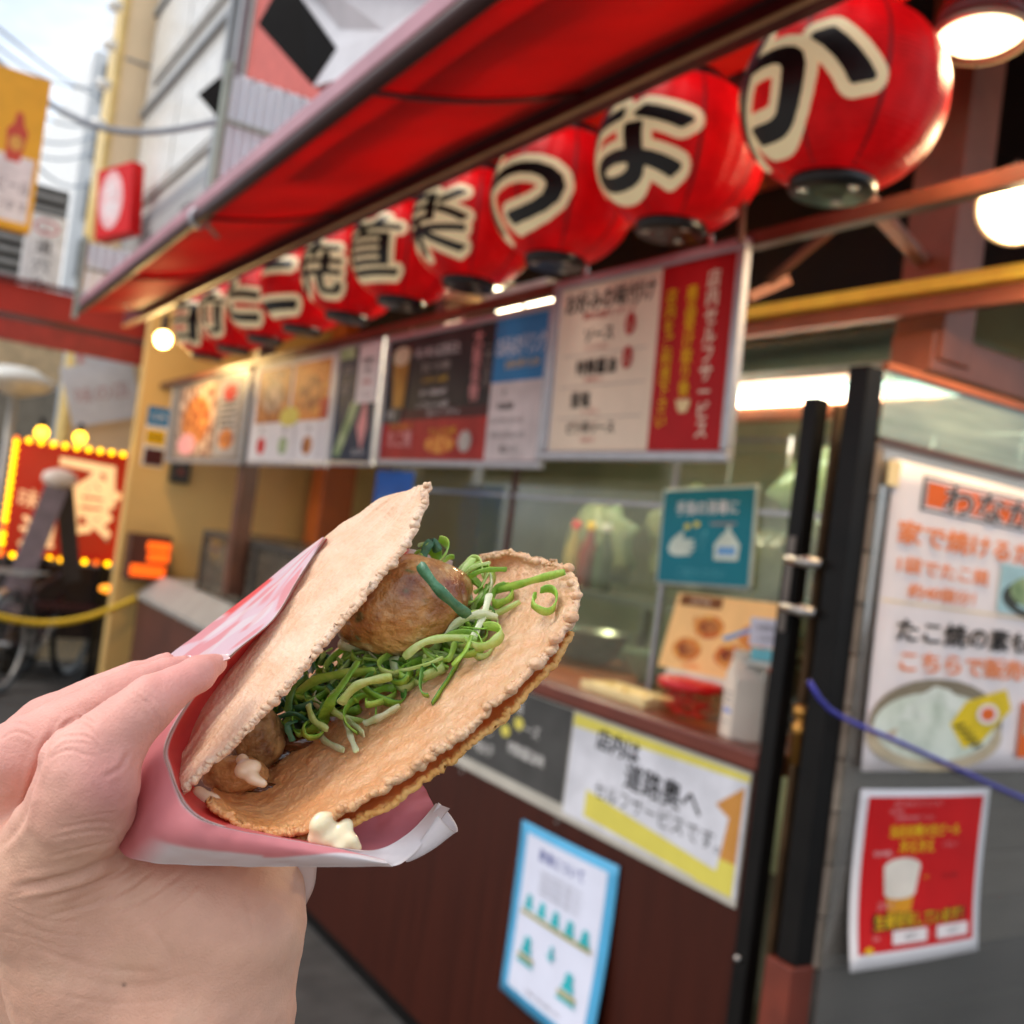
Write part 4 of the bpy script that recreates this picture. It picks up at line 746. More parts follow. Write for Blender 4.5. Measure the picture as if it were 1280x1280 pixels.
s.oval(.5, .84, .33, .1, M('soft_red_print', '#d08080', .5)); s.oval(.5, .84, .26, .07, M('sign_white', '', 0)); s.text('上', .5, .84, .12, redp); s.text('道', .5, .6, .2, ink, bold=.008); s.text('穴', .5, .36, .2, ink, bold=.008); s.text('水', .5, .12, .2, ink, bold=.008)
dk = thing('dark_building', 'dark shop building with grey louvres behind the yellow sign', 'building', (0, 10.5, 0)); X0, X1 = -2.5, onY(76, 320, 10.5).x
box('wall', (X0, 10.5, 0), (X1, 13, 4.1), M('dark_facade', '#4a4744', .6, var=.25), dk)
for k in range(8): box('louvre', (X0, 10.44, 3.2+.11*k), (X1, 10.49, 3.25+.11*k), M('pale_louvre', '#8f8e8c', .5), dk)
pb_ = thing('pale_building', 'pale apartment building far down the street under the wires', 'building', (1.8, 17, 0)); xa, xb = onY(92, 250, 17).x, onY(150, 250, 17).x
box('wall', (xa, 17, 0), (xb+2, 22, onY(100, 55, 17).z), M('pale_building', '#e4e4e2', .6, var=.06), pb_)
for k in range(5):
    w = box('window', (xa+.15, 16.96, 3.6+.9*k), (xa+.55, 16.995, 4.2+.9*k), gtr, pb_); box('pane', (xa+.18, 16.95, 3.64+.9*k), (xa+.52, 16.965, 4.16+.9*k), M('dark_pane', '#556066', .15), w)
ra = thing('far_awning', 'red fascia boards of the neighbouring shop at the far side', 'awning', (0, 7.3, 2.4)); Y = 7.3
za, zb, zc, zd = onY(90, 370, Y).z, onY(90, 406, Y).z, onY(90, 414, Y).z, onY(90, 440, Y).z; xr = 1.6
rf = M('far_red_fascia', '#b02416', .5, var=.15, scale=2)
box('fascia_board', (-2.5, Y, zb), (xr, Y+.06, za), rf, ra); box('fascia_board', (-2.5, Y, zd), (xr, Y+.06, zc), M('far_red_fascia_dull', '#a02c24', .5, var=.15), ra); box('roof_sheet', (-2.5, Y+.02, zb+.005), (xr, 7.75, zb+.03), dredbeam, ra)
MB().tube([(-2.5, Y-.05, za+.0), (xr, Y-.05, za+.02)], .018, 10).build('edge_tube', dredbeam, ra)
fb = thing('far_shop', 'far shop front with grey shutter under the red fascia boards', 'building', (1, 10.9, 0))
box('wall', (-2.5, 10.48, 0), (1.5, 10.495, 2.9), M('far_shop_wall', '#857e76', .6, var=.35, scale=2), fb)
for k in range(14): box('shutter_slat', (.95, 10.42, 1.75+.035*k), (1.5, 10.46, 1.78+.035*k), M('shutter', '#8a8478', .5), fb)
for k, (x0, x1, z0, z1, c) in enumerate(((.9, 1.5, 2.3, 2.7, '#c8b08c'), (.3, .75, 1.2, 2.2, '#3c3836'), (.2, .6, 2.3, 2.6, '#34425c'))): box('shop_panel', (x0, 10.41, z0), (x1, 10.43, z1), M('shop_panel_%d' % k, c, .5, var=.2), fb)
Y = 8.9; s = Sign('shop_banner', 'white hanging shop banner with faint pink writing under the red fascia', 'banner', onY(92, 535, Y), onY(180, 520, Y), onY(98, 460, Y), th=.02, mat=M('banner_white', '#e2e5ea', .6, var=.04)); s.text('味の店', .5, .5, .3, M('faint_pink', '#c8a2a6', .6)); 
s = Sign('shop_banner', 'narrow pale strip banner directly under the red fascia boards', 'banner', onY(96, 456, 8.5), onY(186, 446, 8.5), onY(98, 440, 8.5), th=.02, mat=M('banner_white', '', 0)); s.rect(.03, .1, .1, .9, pinkp)
lp = thing('street_lamp', 'white disc shaped street lamp on a thin pole behind the lit red sign', 'street lamp', onZ(28, 900, 0)); c = onY(20, 478, 8.4)
MB().lathe([(.001, .12), (.12, .11), (.26, .04), (.27, .0), (.2, -.05), (.06, -.1), (.001, -.1)], c, 28).build('lamp_head', M('lamp_disc', '#dcdcd4', .4), lp, smooth=True); MB().tube([c+V(0, 0, -.1), (c.x, c.y, 0)], .03, 12).build('pole', M('pole_grey', '#b0b0ac', .4), lp, smooth=True)
# wires
for k, (p, q, y0, y1) in enumerate((((-20, 20), (210, 130), 9, 14), ((-20, 45), (150, 100), 10, 15), ((-20, 85), (140, 150), 10, 14), ((-20, 130), (130, 165), 11, 14), ((-20, 150), (130, 185), 11, 14), ((30, 190), (140, 215), 11, 13), ((-20, 60), (280, 150), 7, 5.9))):
    a, c = onY(*p, y0), onY(*q, y1); pts = [a.lerp(c, t/16)+V(0, 0, -.25*sin(pi*t/16)) for t in range(17)]
    o = MB().tube(pts, .012 if k < 6 else .02, 6).build('overhead_wire', M('wire_grey', '#8a939c', .5), None); tag(o, ['highest thin overhead wire in the white sky', 'second highest overhead wire in the white sky', 'overhead wire passing just above the yellow sign', 'overhead wire meeting the top corner of the yellow sign', 'overhead wire passing behind the yellow sign', 'lowest short overhead wire beside the pale apartment building', 'thicker grey wire running from the yellow sign to the white clad house'][k], 'wire', 'overhead wires across the sky')
# ================================================================== lit sign, bicycle, rope
Y = 8.0; a, c, d = onY(0, 692, Y), onY(140, 706, Y), onY(20, 550, Y); xl, xr2 = d.x-.0, onY(168, 572, Y).x; zb_, zt = a.z, onY(18, 548, Y).z
s = Sign('lit_sign', 'red square sign edged with glowing yellow bulbs near the bicycle', 'sign', (xl, Y, zb_), (xr2-.01, Y, zb_), (xl, Y, zt), th=.08, mat=M('glowing_red_panel', '#8c1008', .4, emit=.1, ecol='#d81a08', var=.2, scale=2))
wl = M('sign_letter', '#f4dcc0', .5, emit=.25, ecol='#f0d0a8'); s.text('食', .70, .52, .62, wl, bold=.03, sx=.8); s.text('通', .28, .22, .3, wl, bold=.03); s.text('味', .17, .5, .18, wl)
s.poly([(.38, .9), (.86, .88), (.9, .5), (.82, .5), (.78, .8), (.38, .83)], wl)
bme = MB().ico((0, 0, 0), .0185, 2).mesh('bulb', True); bme.materials.append(M('yellow_bulb', '#ffd018', emit=4, ecol='#ffb400')); bo = M('orange_bulb', '#ff9a20', emit=1.3, ecol='#ff6a10'); bme2 = bme.copy(); bme2.materials.clear(); bme2.materials.append(bo)
cnt = 0
for side in range(4):
    n = 11 if side % 2 == 0 else 15
    for k in range(n):
        t = (k+.5)/n if side % 2 else k/(n-1); x, y = [(t, 0), (1, t), (t, 1), (0, t)][side]
        o = link('bulb', bme2 if cnt in (0, 3, 8, 24, 25, 26, 37, 40) else bme, None, s.root, local=True); o.location = (x*s.w, y*s.h, .03); cnt += 1
sroot = s.root
for x in (xl+.08, xr2-.1): MB().bar((x, Y+.05, 0), (x, Y+.05, zb_), .05, .05, up=(1, 0, 0)).build('leg', blackp, sroot)
l = bpy.data.lights.new('sign_light', 'AREA'); l.shape = 'RECTANGLE'; l.size = .7; l.size_y = .7; l.energy = .8; l.color = (1, .55, .12); o = bpy.data.objects.new('sign_light', l); COL.objects.link(o); o.location = ((xl+xr2)/2, Y-.06, (zb_+zt)/2); o.rotation_euler = (radians(90), 0, 0); o.parent = sroot; o.matrix_parent_inverse = WM[sroot.name].inverted()
for px, py in ((52, 541), (100, 547)):
    c = onY(px, py, 8.1); t = thing('light_bulb', 'yellow bulb glowing above the lit red sign, '+('over its middle' if px > 60 else 'over its near corner by the lamp pole'), 'bulb', c, 'yellow bulbs above the lit sign'); MB().ico(c, .045, 2).build('globe', M('yellow_globe', '#ffd23a', emit=6, ecol='#ffc02a'), t, smooth=True); MB().tube([c+V(0, 0, .04), c+V(0, .02, .1)], .02, 8).build('socket', blackp, t)
hb = thing('electric_heater', 'small heater with three glowing orange bars beside the tan end wall', 'heater', onY(190, 700, 6.45)); 
p0, p1 = onY(158, 725, 6.45), onY(216, 672, 6.45); box('case', (p0.x, 6.46, p0.z), (p1.x, 6.6, p1.z), M('heater_case', '#4a2414', .5), hb)
for y0, y1, x0, x1 in ((680, 688, 184, 214), (693, 702, 184, 212), (709, 719, 162, 207)):
    q0, q1 = onY(x0, y1, 6.44), onY(x1, y0, 6.44); box('glow_bar', (q0.x, 6.43, q0.z), (q1.x, 6.455, q1.z), M('glow_orange', '#ff6a10', emit=.9, ecol='#ff5a0a'), hb, bevel=.006)
gl = thing('reflected_glow', 'made-up orange glow standing for a bulb reflection beside the lit red sign', 'lamp', onY(134, 736, 7.2)); MB().ico(onY(134, 736, 7.2), .035, 2, (1.5, 1, .8)).build('globe', M('amber_glow', '#ffa030', emit=1.6, ecol='#ff9424'), gl, smooth=True); MB().bar(onY(134, 740, 7.25), (onY(134, 740, 7.25).x, 7.25, 0), .03, .03, up=(1, 0, 0)).build('post', blackp, gl)  # globe and post added; they stand in for a bulb's reflection
cr = thing('vending_cart', 'dark brown cart standing under the lit red sign', 'cart', (1.2, 8.3, 0)); box('body', (xl+.05, 8.12, .3), (xr2+.3, 8.8, zb_-.05), M('cart_brown', '#241614', .5, var=.3), cr); box('shelf', (xl, 7.95, .52), (xr2+.25, 8.12, .56), M('cart_maroon', '#3c161a', .5), cr)
for x in (xl+.2, xr2+.1): MB().lathe([(.12, -.03), (.15, -.02), (.15, .02), (.12, .03), (.001, .03)], (x, 8.1, .16), 20, axis=(0, 1, 0)).build('wheel', blackp, cr, smooth=True)
# leaning boards in front of the lit sign
ab = thing('folding_board', 'grey folding board with a white cap standing before the lit red sign', 'sign board', onY(60, 800, 7.7)); 
gb = M('greyviolet_board', '#7c7078', .6, var=.15); A, B_, C2 = onY(74, 602, 7.75), onY(8, 765, 7.6), onY(96, 712, 7.85)
MB().bar(A, B_, .15, .025, up=(0, 1, 0)).build('board', gb, ab); MB().bar(A+V(.05, .1, -.03), C2+V(0, .1, -.1), .12, .025, up=(0, 1, 0)).build('board', M('dark_board', '#3e3836', .6), ab); MB().ico(A+V(0, 0, .02), .1, 2, (1.2, .8, .7)).build('cap', M('cap_white', '#e6d6c8', .5), ab, smooth=True)
# bicycle
bk = thing('bicycle', 'dark parked bicycle with grey mudguards behind the yellow rope', 'bicycle', (1.0, 7.2, 0)); bkm = M('bike_black', '#181617', .35, var=.2); sil = M('bike_silver', '#9a9894', .3, metal=.7)
HW = onZ(-6, 868, 0); D = V(.55, .83, 0).normalized(); Cw = V(HW.x, HW.y, .33); C_f = Cw+D*1.05; side = V(-D.y, D.x, 0)
def wheel(c, nm):
    rim = MB(); n = 36; T = [(c+D*cos(2*pi*k/n)*.32+V(0, 0, .32*sin(2*pi*k/n))) for k in range(n+1)]
    w = rim.tube(T, .022, 10, cap=False).build(nm, blackp, bk, smooth=True)
    T2 = [(c+D*cos(2*pi*k/n)*.292+V(0, 0, .292*sin(2*pi*k/n))) for k in range(n+1)]; MB().tube(T2, .012, 8, cap=False).build('rim', sil, w, smooth=True)
    sp_ = MB()
    for k in range(18): a = 2*pi*k/18; sp_.tube([c+side*(.02*(-1)**k), c+D*cos(a)*.29+V(0, 0, .29*sin(a))], .0018, 4)
    sp_.build('spokes', sil, w); MB().tube([c-side*.05, c+side*.05], .018, 8).build('hub', sil, w)
wheel(Cw, 'wheel'); wheel(C_f, 'wheel')
for c in (Cw, C_f):
    T = [(c+D*cos(a)*.37+V(0, 0, .37*sin(a))) for a in np.linspace(-.25, pi*.95, 20)]; b = MB(); b.grid([[p+side*u for u in (-.03, -.012, .012, .03)] for p in T]); b.build('mudguard', sil, bk, smooth=True)
BB = Cw+D*.45+V(0, 0, -.04); ST = Cw+D*.32+V(0, 0, .42); HT = Cw+D*.88+V(0, 0, .5)
fr = MB().tube([BB, ST], .016).tube([BB, HT+V(0, 0, -.12)], .02).tube([ST+V(0, 0, -.1), HT], .016).tube([ST, Cw], .01).tube([BB, Cw], .011).tube([HT+V(0, 0, .1), C_f], .016); fr.build('frame', M('bike_maroon', '#2e1216', .35), bk, smooth=True)
MB().tube([HT+V(0, 0, .1), HT+V(0, 0, .22)], .012).tube([HT+V(0, 0, .22)-side*.28-D*.12, HT+V(0, 0, .24)-side*.2, HT+V(0, 0, .24)+side*.2, HT+V(0, 0, .22)+side*.28-D*.12], .012).build('handlebar', sil, bk, smooth=True)
MB().ico(ST+V(0, 0, .12), .1, 2, (1, 1, .4)).build('saddle', blackp, bk, smooth=True); MB().tube([ST, ST+V(0, 0, .1)], .014).build('seat_post', sil, bk)
MB().lathe([(.001, -.01), (.09, -.01), (.09, .01), (.001, .01)], BB, 20, axis=side).tube([BB-side*.06, BB-side*.06+V(.05, .1, .12)], .012).tube([BB+side*.06, BB+side*.06-V(.05, .1, .12)], .012).build('crank', sil, bk)
b = MB(); q = Cw+V(0, 0, .48)
for i in range(7): b.bar(q-side*.16+D*(-.18+.06*i), q+side*.16+D*(-.18+.06*i), .008, .008)
b.bar(q-side*.16-D*.18, q-side*.16+D*.18, .01, .01).bar(q+side*.16-D*.18, q+side*.16+D*.18, .01, .01); b.build('carrier', sil, bk)
# yellow twisted rope
ra_, rb = onY(-40, 752, 6.3), onY(192, 737, 6.55); pts = []
key = [(-40, 757), (0, 771), (50, 779), (100, 774), (150, 757), (192, 737)]
b = MB(); base = [Vector(poly_at([(*onY(x, y, 6.3+.25*max(0, x)/192),) for x, y in key], t)) for t in np.linspace(0, 1, 160)]
for ph in (0, 2.1, 4.2): b.tube([p+V(0, .009*cos(k*.8+ph), .009*sin(k*.8+ph)) for k, p in enumerate(base)], .011, 6)
o = b.build('rope', M('yellow_rope', '#d8b420', .6, var=.2, scale=60), None, smooth=True); tag(o, 'yellow twisted rope sagging in front of the bicycle', 'rope')
# ================================================================== the sandwich in the hand
CAMX, CAMY, CAMZ = RT.copy(), UP.copy(), (-FW).copy()
def cs(x, y, z): return CAMX*x+CAMY*y+CAMZ*z
def project(P):
    q = np.asarray(P)-np.array(EYE); d = q@np.array(FW); return 640+FPX*(q@np.array(RT))/d, 640-FPX*(q@np.array(UP))/d, d
def nz3(p, s, seed=0): return noise.noise(Vector((p[0]*s+seed, p[1]*s, p[2]*s)))
def patch(A, B, nu, nv, bulge=0, sag=None, ripple=0, rs=40, seed=0, rimfn=None):
    """grid between two traced polylines of (px, py, depth)"""
    out = []
    for i in range(nu+1):
        u = i/nu; a, b = poly_at(A, u), poly_at(B, u); row = []
        for j in range(nv+1):
            v = j/nv; q = a+(b-a)*v
            if sag: q = q+np.array(sag(u, v))
            q[2] += bulge*sin(pi*v)
            p = at(*q)
            if ripple: p = p+CAMZ*ripple*(.7*nz3(p, rs, seed)+1.1*abs(nz3(p, rs*.8, seed+4))+.5*abs(nz3(p, rs*2.4, seed+9)))
            row.append(p)
        out.append(row)
    return out
def gnorm(P):
    A = np.array([[tuple(p) for p in r] for r in P]); du = np.gradient(A, axis=0); dv = np.gradient(A, axis=1); n = np.cross(du, dv); n /= np.linalg.norm(n, axis=2, keepdims=True)+1e-12
    return A, n
def solid(P, th, flip=False):
    """closed thin shell from a grid, thickness away from the viewer"""
    A, n = gnorm(P); c = np.array(FW); s = np.sign((n@c).mean()); B = A+n*s*th; nu, nv = A.shape[:2]; b = MB()
    b.grid(A.tolist()); b.grid(B.tolist()); o = nu*nv
    rim = [(i, 0) for i in range(nu)]+[(nu-1, j) for j in range(1, nv)]+[(i, nv-1) for i in range(nu-2, -1, -1)]+[(0, j) for j in range(nv-2, 0, -1)]
    k = [i*nv+j for i, j in rim]; fs = [(k[i], k[(i+1) % len(k)], o+k[(i+1) % len(k)], o+k[i]) for i in range(len(k))]
    b.f += fs; b.mi += [0]*len(fs); return b
def colour(o, fn):
    me = o.data; at_ = me.color_attributes.new('print', 'FLOAT_COLOR', 'POINT'); co = np.zeros(len(me.vertices)*3); me.vertices.foreach_get('co', co); co = co.reshape(-1, 3)
    c = fn(co); c = np.concatenate([c, np.ones((len(c), 1))], 1).astype(np.float32); at_.data.foreach_set('color', c.ravel())
def recalc(o):
    bm = bmesh.new(); bm.from_mesh(o.data); bmesh.ops.recalc_face_normals(bm, faces=bm.faces); bm.to_mesh(o.data); bm.free()
sw_ = thing('cracker_sandwich', 'folded shrimp cracker sandwich filled with an octopus ball and green onion, held in the hand', 'sandwich', at(480, 880, .31))
ck = M('shrimp_cracker', (.90, .60, .385), .30, scale=170, col2=(.82, .47, .255), r0=.36, r1=.64, bump=.55, bscale=720, sss=.2, ssr=(.004, .0016, .0006), spec=.45, coat=.12, detail=8, attr='print', transl=.22)
ck2 = M('shrimp_cracker_pale', (.78, .52, .36), .42, scale=110, col2=(.69, .42, .26), r0=.34, r1=.64, bump=.42, bscale=700, sss=.22, ssr=(.004, .002, .001), spec=.35, detail=8, attr='print')
def cracker(name, RIM, HIN, mat, bul, seed, nu=190, nv=56, th=.0019, bub=170, streak=False, parent=sw_, jag=3.5, tone=None, knobs=()):
    rim0 = [poly_at(RIM, t) for t in np.linspace(0, 1, nu+1)]
    rj = [(x+jag*noise.noise(Vector((x*.05, y*.05, seed))), y+jag*noise.noise(Vector((x*.05, seed, y*.05))), d) for x, y, d in RIM]
    rim_pts = [poly_at(rj, t) for t in np.linspace(0, 1, nu+1)]
    for i, q in enumerate(rim_pts):
        ii = i*170/nu; k = 4.5*noise.noise(Vector((ii*.30, seed, 0)))+4*abs(noise.noise(Vector((ii*.55, seed, 5)))); h_ = poly_at(HIN, i/nu); d = q[:2]-h_[:2]; d = d/np.linalg.norm(d); q[0] += d[0]*k; q[1] += d[1]*k
    P = []
    for i in range(nu+1):
        a = poly_at(HIN, i/nu); b = rim_pts[i]; row = []
        for j in range(nv+1):
            v = j/nv; q = a+(rim0[i]-a)*v+(b-rim0[i])*sstep(.86, 1, v); q[2] += bul*sin(pi*v)
            row.append(at(*q))
        P.append(row)
    A, n = gnorm(P); s = -np.sign((n@np.array(FW)).mean())
    for i in range(nu+1):
        for j in range(nv+1):
            p = A[i, j]; v = j/nv
            if streak: w = .0006*nz3((i*.012, v*9, seed), 1)+.0004*nz3((i*.010, v*26, seed), 1)+.0005*nz3(p, 110, seed)
            else: w = .0008*nz3(p, 100, seed)+.0005*nz3(p, 300, seed)+.00035*abs(nz3(p, 700, seed+5))
            w += .00012*nz3(p, 1100, seed)
            if v > .9: w += (v-.9)/.1*(.0012*abs(nz3(p, 330, seed+3))+.0006)
            A[i, j] = p+n[i, j]*s*w
    b = solid(A.tolist(), th); o = b.build(name, mat, parent, smooth=True); recalc(o)
    q = MB(); r_ = random.Random(seed); tp = []; tr = []
    for k in range(nu*2+1):
        i = k/2; ii = i*170/nu; i0 = int(i); i1 = min(nu, i0+1); f_ = i-i0; p = Vector(A[i0, nv]*(1-f_)+A[i1, nv]*f_); nn = Vector(n[i0, nv])*s
        w = .5+.5*noise.noise(Vector((ii*.42, seed, 2))); w2 = noise.noise(Vector((ii*.8, seed, 7))); tp.append(p-nn*th*.45+nn*.0005*w2); tr.append(.00055+.00055*w+.0003*w2)
    q.tube(tp, tr, 12)
    for k in range(bub):
        i = min(nu, int(r_.random()*nu)); jj = nv-int(abs(r_.gauss(0, 1.6))); p = Vector(A[i, jj]); nn = Vector(n[i, jj])*s
        rr = r_.choice((.0005, .0006, .0008, .0010, .0013)); q.ico(p-nn*rr*.45-nn*th*.4*r_.random()*(jj == nv), rr, 2, (r_.uniform(.9, 1.6), r_.uniform(.9, 1.6), r_.uniform(.8, 1.2)))
    for t_, rr in knobs: i = int(t_*nu); d_ = Vector(A[i, nv]-A[i, nv-6]).normalized(); q.ico(Vector(A[i, nv])+d_*rr*.8, rr, 2, (1.2, .9, .9)); q.ico(Vector(A[i, nv])-d_*rr*.2, rr*.9, 2)
    q.build('rim_bubbles', mat, o, smooth=True)
    for ob in (o, o.children[0]):
        k0 = np.array([tuple(v.co) for v in ob.data.vertices]); x_, y_, _ = project(k0); pn = np.array([noise.noise(Vector(v)*55+Vector((seed, 0, 0))) for v in k0]); m_ = tone(x_, y_, pn); colour(ob, lambda co: m_)
    return o, A, n*s
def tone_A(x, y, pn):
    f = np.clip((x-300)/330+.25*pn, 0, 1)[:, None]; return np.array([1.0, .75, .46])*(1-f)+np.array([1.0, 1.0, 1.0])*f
def tone_A2(x, y, pn): return np.array([1.0, .95, .9])*np.ones((len(x), 1))*(1+.12*pn[:, None])
def tone_B(x, y, pn): return np.clip(1+.10*pn[:, None]*np.array([.6, 1, 1.4]), 0, 1.1)
A_RIM = [(262, 1003, .277), (300, 1030, .273), (350, 1043, .270), (400, 1028, .268), (480, 986, .268), (560, 930, .272), (640, 863, .280), (700, 800, .291), (719, 760, .299), (711, 718, .312), (680, 703, .324), (640, 692, .334), (600, 698, .340)]
A_HIN = [(275, 962, .322), (290, 945, .330), (310, 920, .34), (345, 885, .344), (380, 850, .348), (415, 815, .35), (450, 792, .352), (480, 775, .353), (500, 768, .353), (515, 762, .353), (530, 755, .353), (545, 745, .352), (560, 732, .350)]
oA, AA, nA = cracker('cracker_half', A_RIM, A_HIN, ck, .004, 11, nu=300, nv=110, bub=130, tone=tone_A, knobs=((.60, .0016), (.655, .0021), (.69, .0013), (.715, .0017), (.76, .0019), (.80, .0014), (.85, .0017), (.55, .0012), (.40, .0011), (.25, .0012)))
A2 = [(300, 1042, .2745), (350, 1056, .272), (405, 1045, .2705), (485, 1006, .2705), (563, 949, .2745), (630, 894, .2815), (690, 832, .291), (712, 790, .299)]
A2H = [(300, 1000, .31), (340, 990, .318), (390, 960, .325), (450, 920, .33), (520, 870, .335), (580, 820, .34), (640, 770, .345), (670, 745, .347)]
cko = M('shrimp_cracker_orange', (.95, .52, .20), .6, scale=150, col2=(.86, .40, .12), bump=.2, bscale=900, sss=.3, ssr=(.005, .002, .0008), spec=.2, detail=6, attr='print', transl=.15)  # extra orange paints in light glowing through the gap between halves
oA2, _, _ = cracker('cracker_half', A2, A2H, cko, .003, 23, bub=14, nu=200, nv=40, tone=tone_A2)
B_RIM = [(532, 605, .320), (524, 640, .313), (505, 683, .306), (455, 747, .298), (400, 812, .292), (340, 878, .286), (290, 928, .281), (228, 986, .276)]
B_SIL = [(512, 612, .331), (480, 622, .335), (452, 640, .338), (402, 674, .340), (338, 735, .334), (285, 800, .326), (232, 880, .316), (196, 962, .306)]
oB, AB_, nB = cracker('cracker_half', B_RIM, B_SIL, ck2, -.003, 37, streak=True, bub=60, jag=2, nu=260, nv=80, tone=tone_B, knobs=((.012, .0009), (.05, .0008), (.09, .0010)))
pxA = np.array(project(AA.reshape(-1, 3))).T
def depthA(x, y): k = np.argmin((pxA[:, 0]-x)**2+(pxA[:, 1]-y)**2); return pxA[k, 2]
# octopus balls
def dumpling(name, c, r, sc, seed, mat):
    vs, fs = (lambda b: ([tuple(v.co) for v in b.verts], [tuple(v.index for v in f.verts) for f in b.faces]))(_ico5)
    out = []
    for v in vs:
        p = Vector(v); k = 1+.09*noise.noise(p*1.6+Vector((seed, 0, 0)))+.05*noise.noise(p*4+Vector((0, seed, 0)))+.02*noise.noise(p*11)+.008*noise.noise(p*26); p = p*k
        out.append(Vector(c)+cs(p.x*sc[0], p.y*sc[1], p.z*sc[2])*r)
    return MB().add(out, fs).build(name, mat, sw_, smooth=True)
_ico5 = bmesh.new(); bmesh.ops.create_icosphere(_ico5, subdivisions=5, radius=1); _ico5.verts.index_update(); _ico5.verts.ensure_lookup_table()
ball = M('octopus_ball', (1, .95, .9), .38, scale=260, col2=(.72, .62, .5), attr='print', r0=.36, r1=.62, bump=.9, bscale=420, sss=.06, ssr=(.003, .0015, .0008), coat=.55, detail=9)
cb_ = at(503, 756, .322); tmp = dumpling('octopus_ball', cb_, .0168, (1.28, .93, 1.0), 4.2, ball)
R_ = Matrix.Translation(cb_) @ Matrix.Rotation(radians(-10), 4, FW) @ Matrix.Translation(-cb_); tmp.data.transform(R_)
def ballcol(co):
    out = []
    for v in co:
        p = Vector(v); a = noise.noise(p*55)+.6*noise.noise(p*130)+.35*noise.noise(p*330); h_ = (p-cb_).dot(UP)/.016; t = min(1, max(0, .52-.22*h_+.85*a+.35*noise.noise(p*90+Vector((5, 5, 5))))); c = Vector((.22, .055, .013)).lerp(Vector((.66, .36, .115)), t).lerp(Vector((.66, .46, .20)), max(0, t-.7))
        g = noise.noise(p*210+Vector((9, 3, 1))); 
        if g > .42: c = c.lerp(Vector((.66, .52, .28)), min(1, (g-.42)*6))
        g = noise.noise(p*260+Vector((1, 8, 4)))
        if g > .5: c = c.lerp(Vector((.10, .15, .05)), min(1, (g-.5)*8))
        out.append(tuple(c))
    return np.array(out)
colour(tmp, ballcol)
dumpling('octopus_ball', at(320, 922, .316), .0085, (1.0, 1.25, 1.0), 8.1, M('octopus_ball_dark', (.42, .24, .09), .5, scale=160, col2=(.13, .045, .014), bump=.6, bscale=500))
dumpling('octopus_ball', at(292, 968, .306), .0068, (1.5, .8, 1.0), 2.6, M('octopus_ball_amber', (.70, .38, .15), .42, scale=200, col2=(.40, .15, .05), bump=.6, bscale=500))
dumpling('batter_piece', at(300, 905, .325), .0065, (1.3, .8, 1.0), 5.5, M('batter', (.55, .50, .30), .4, var=.2, scale=200, sss=.3))
# dark seaweed sheet and sauce inside the fold; the sheet also paints in shade
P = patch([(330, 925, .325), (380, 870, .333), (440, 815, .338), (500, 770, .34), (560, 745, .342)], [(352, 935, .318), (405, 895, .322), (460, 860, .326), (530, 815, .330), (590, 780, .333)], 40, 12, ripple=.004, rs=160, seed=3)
solid(P, .0006).build('seaweed_shade_sheet', M('seaweed_shade', (.012, .016, .008), .3, var=.4, scale=300, coat=.5), sw_, smooth=True)
sau = M('brown_sauce', (.10, .028, .007), .12, var=.3, scale=200, coat=.8)
for (x, y, r, sc) in ((372, 925, .007, (1.3, .5, .7)), (345, 945, .006, (1.2, .6, .7)), (325, 985, .0035, (1.8, .5, .6))): dumpling('sauce_pool', at(x, y, depthA(x, y)-.001), r, sc, x*.1, sau)
mayo = M('mayonnaise', (.86, .72, .47), .28, var=.06, scale=150, sss=.4, ssr=(.004, .003, .0015), coat=.4)
mayop = M('pink_mayonnaise', (.80, .60, .42), .3, var=.06, scale=150, sss=.4, ssr=(.004, .003, .0015), coat=.4)
def blobs(name, spec, mat):
    h = .0005; C = [(np.array(at(x, y, d)), r) for x, y, d, r in spec]; lo = np.min([c-r-.002 for c, r in C], 0); hi = np.max([c+r+.002 for c, r in C], 0)
    n = np.ceil((hi-lo)/h).astype(int)+2; G = np.stack(np.meshgrid(*[lo[i]+np.arange(n[i])*h for i in range(3)], indexing='ij'), -1); F = None; k = .0022
    for c, r in C:
        d = np.linalg.norm(G-c, axis=-1)-r
        F = d if F is None else (lambda hh: F*(1-hh)+d*hh-k*hh*(1-hh))(np.clip(.5+.5*(F-d)/k, 0, 1))
    Pv, Q = surface_nets(F, lo, h); return MB().add(Pv.tolist(), Q.tolist()).build(name, mat, sw_, smooth=True)
blobs('mayonnaise', [(303, 950, .297, .0018), (309, 960, .294, .0023), (315, 972, .292, .0019), (320, 958, .295, .0015), (301, 964, .293, .0017), (323, 977, .291, .0011), (330, 980, .2905, .0009)], mayop)
blobs('mayonnaise', [(398, 1042, .2672, .0019), (408, 1034, .268, .0018), (418, 1046, .2672, .0022), (407, 1051, .2668, .0019), (428, 1042, .2678, .0018), (434, 1054, .2675, .0017), (412, 1022, .2682, .0013), (391, 1049, .267, .0012), (440, 1050, .2662, .0016), (424, 1062, .2655, .0015), (402, 1024, .2668, .0018), (446, 1060, .2672, .0012), (396, 1032, .266, .0018), (434, 1030, .268, .0015)], mayo)
blobs('mayonnaise', [(248, 992, .288, .002), (258, 1000, .287, .0022), (268, 1002, .287, .0018)], mayop)
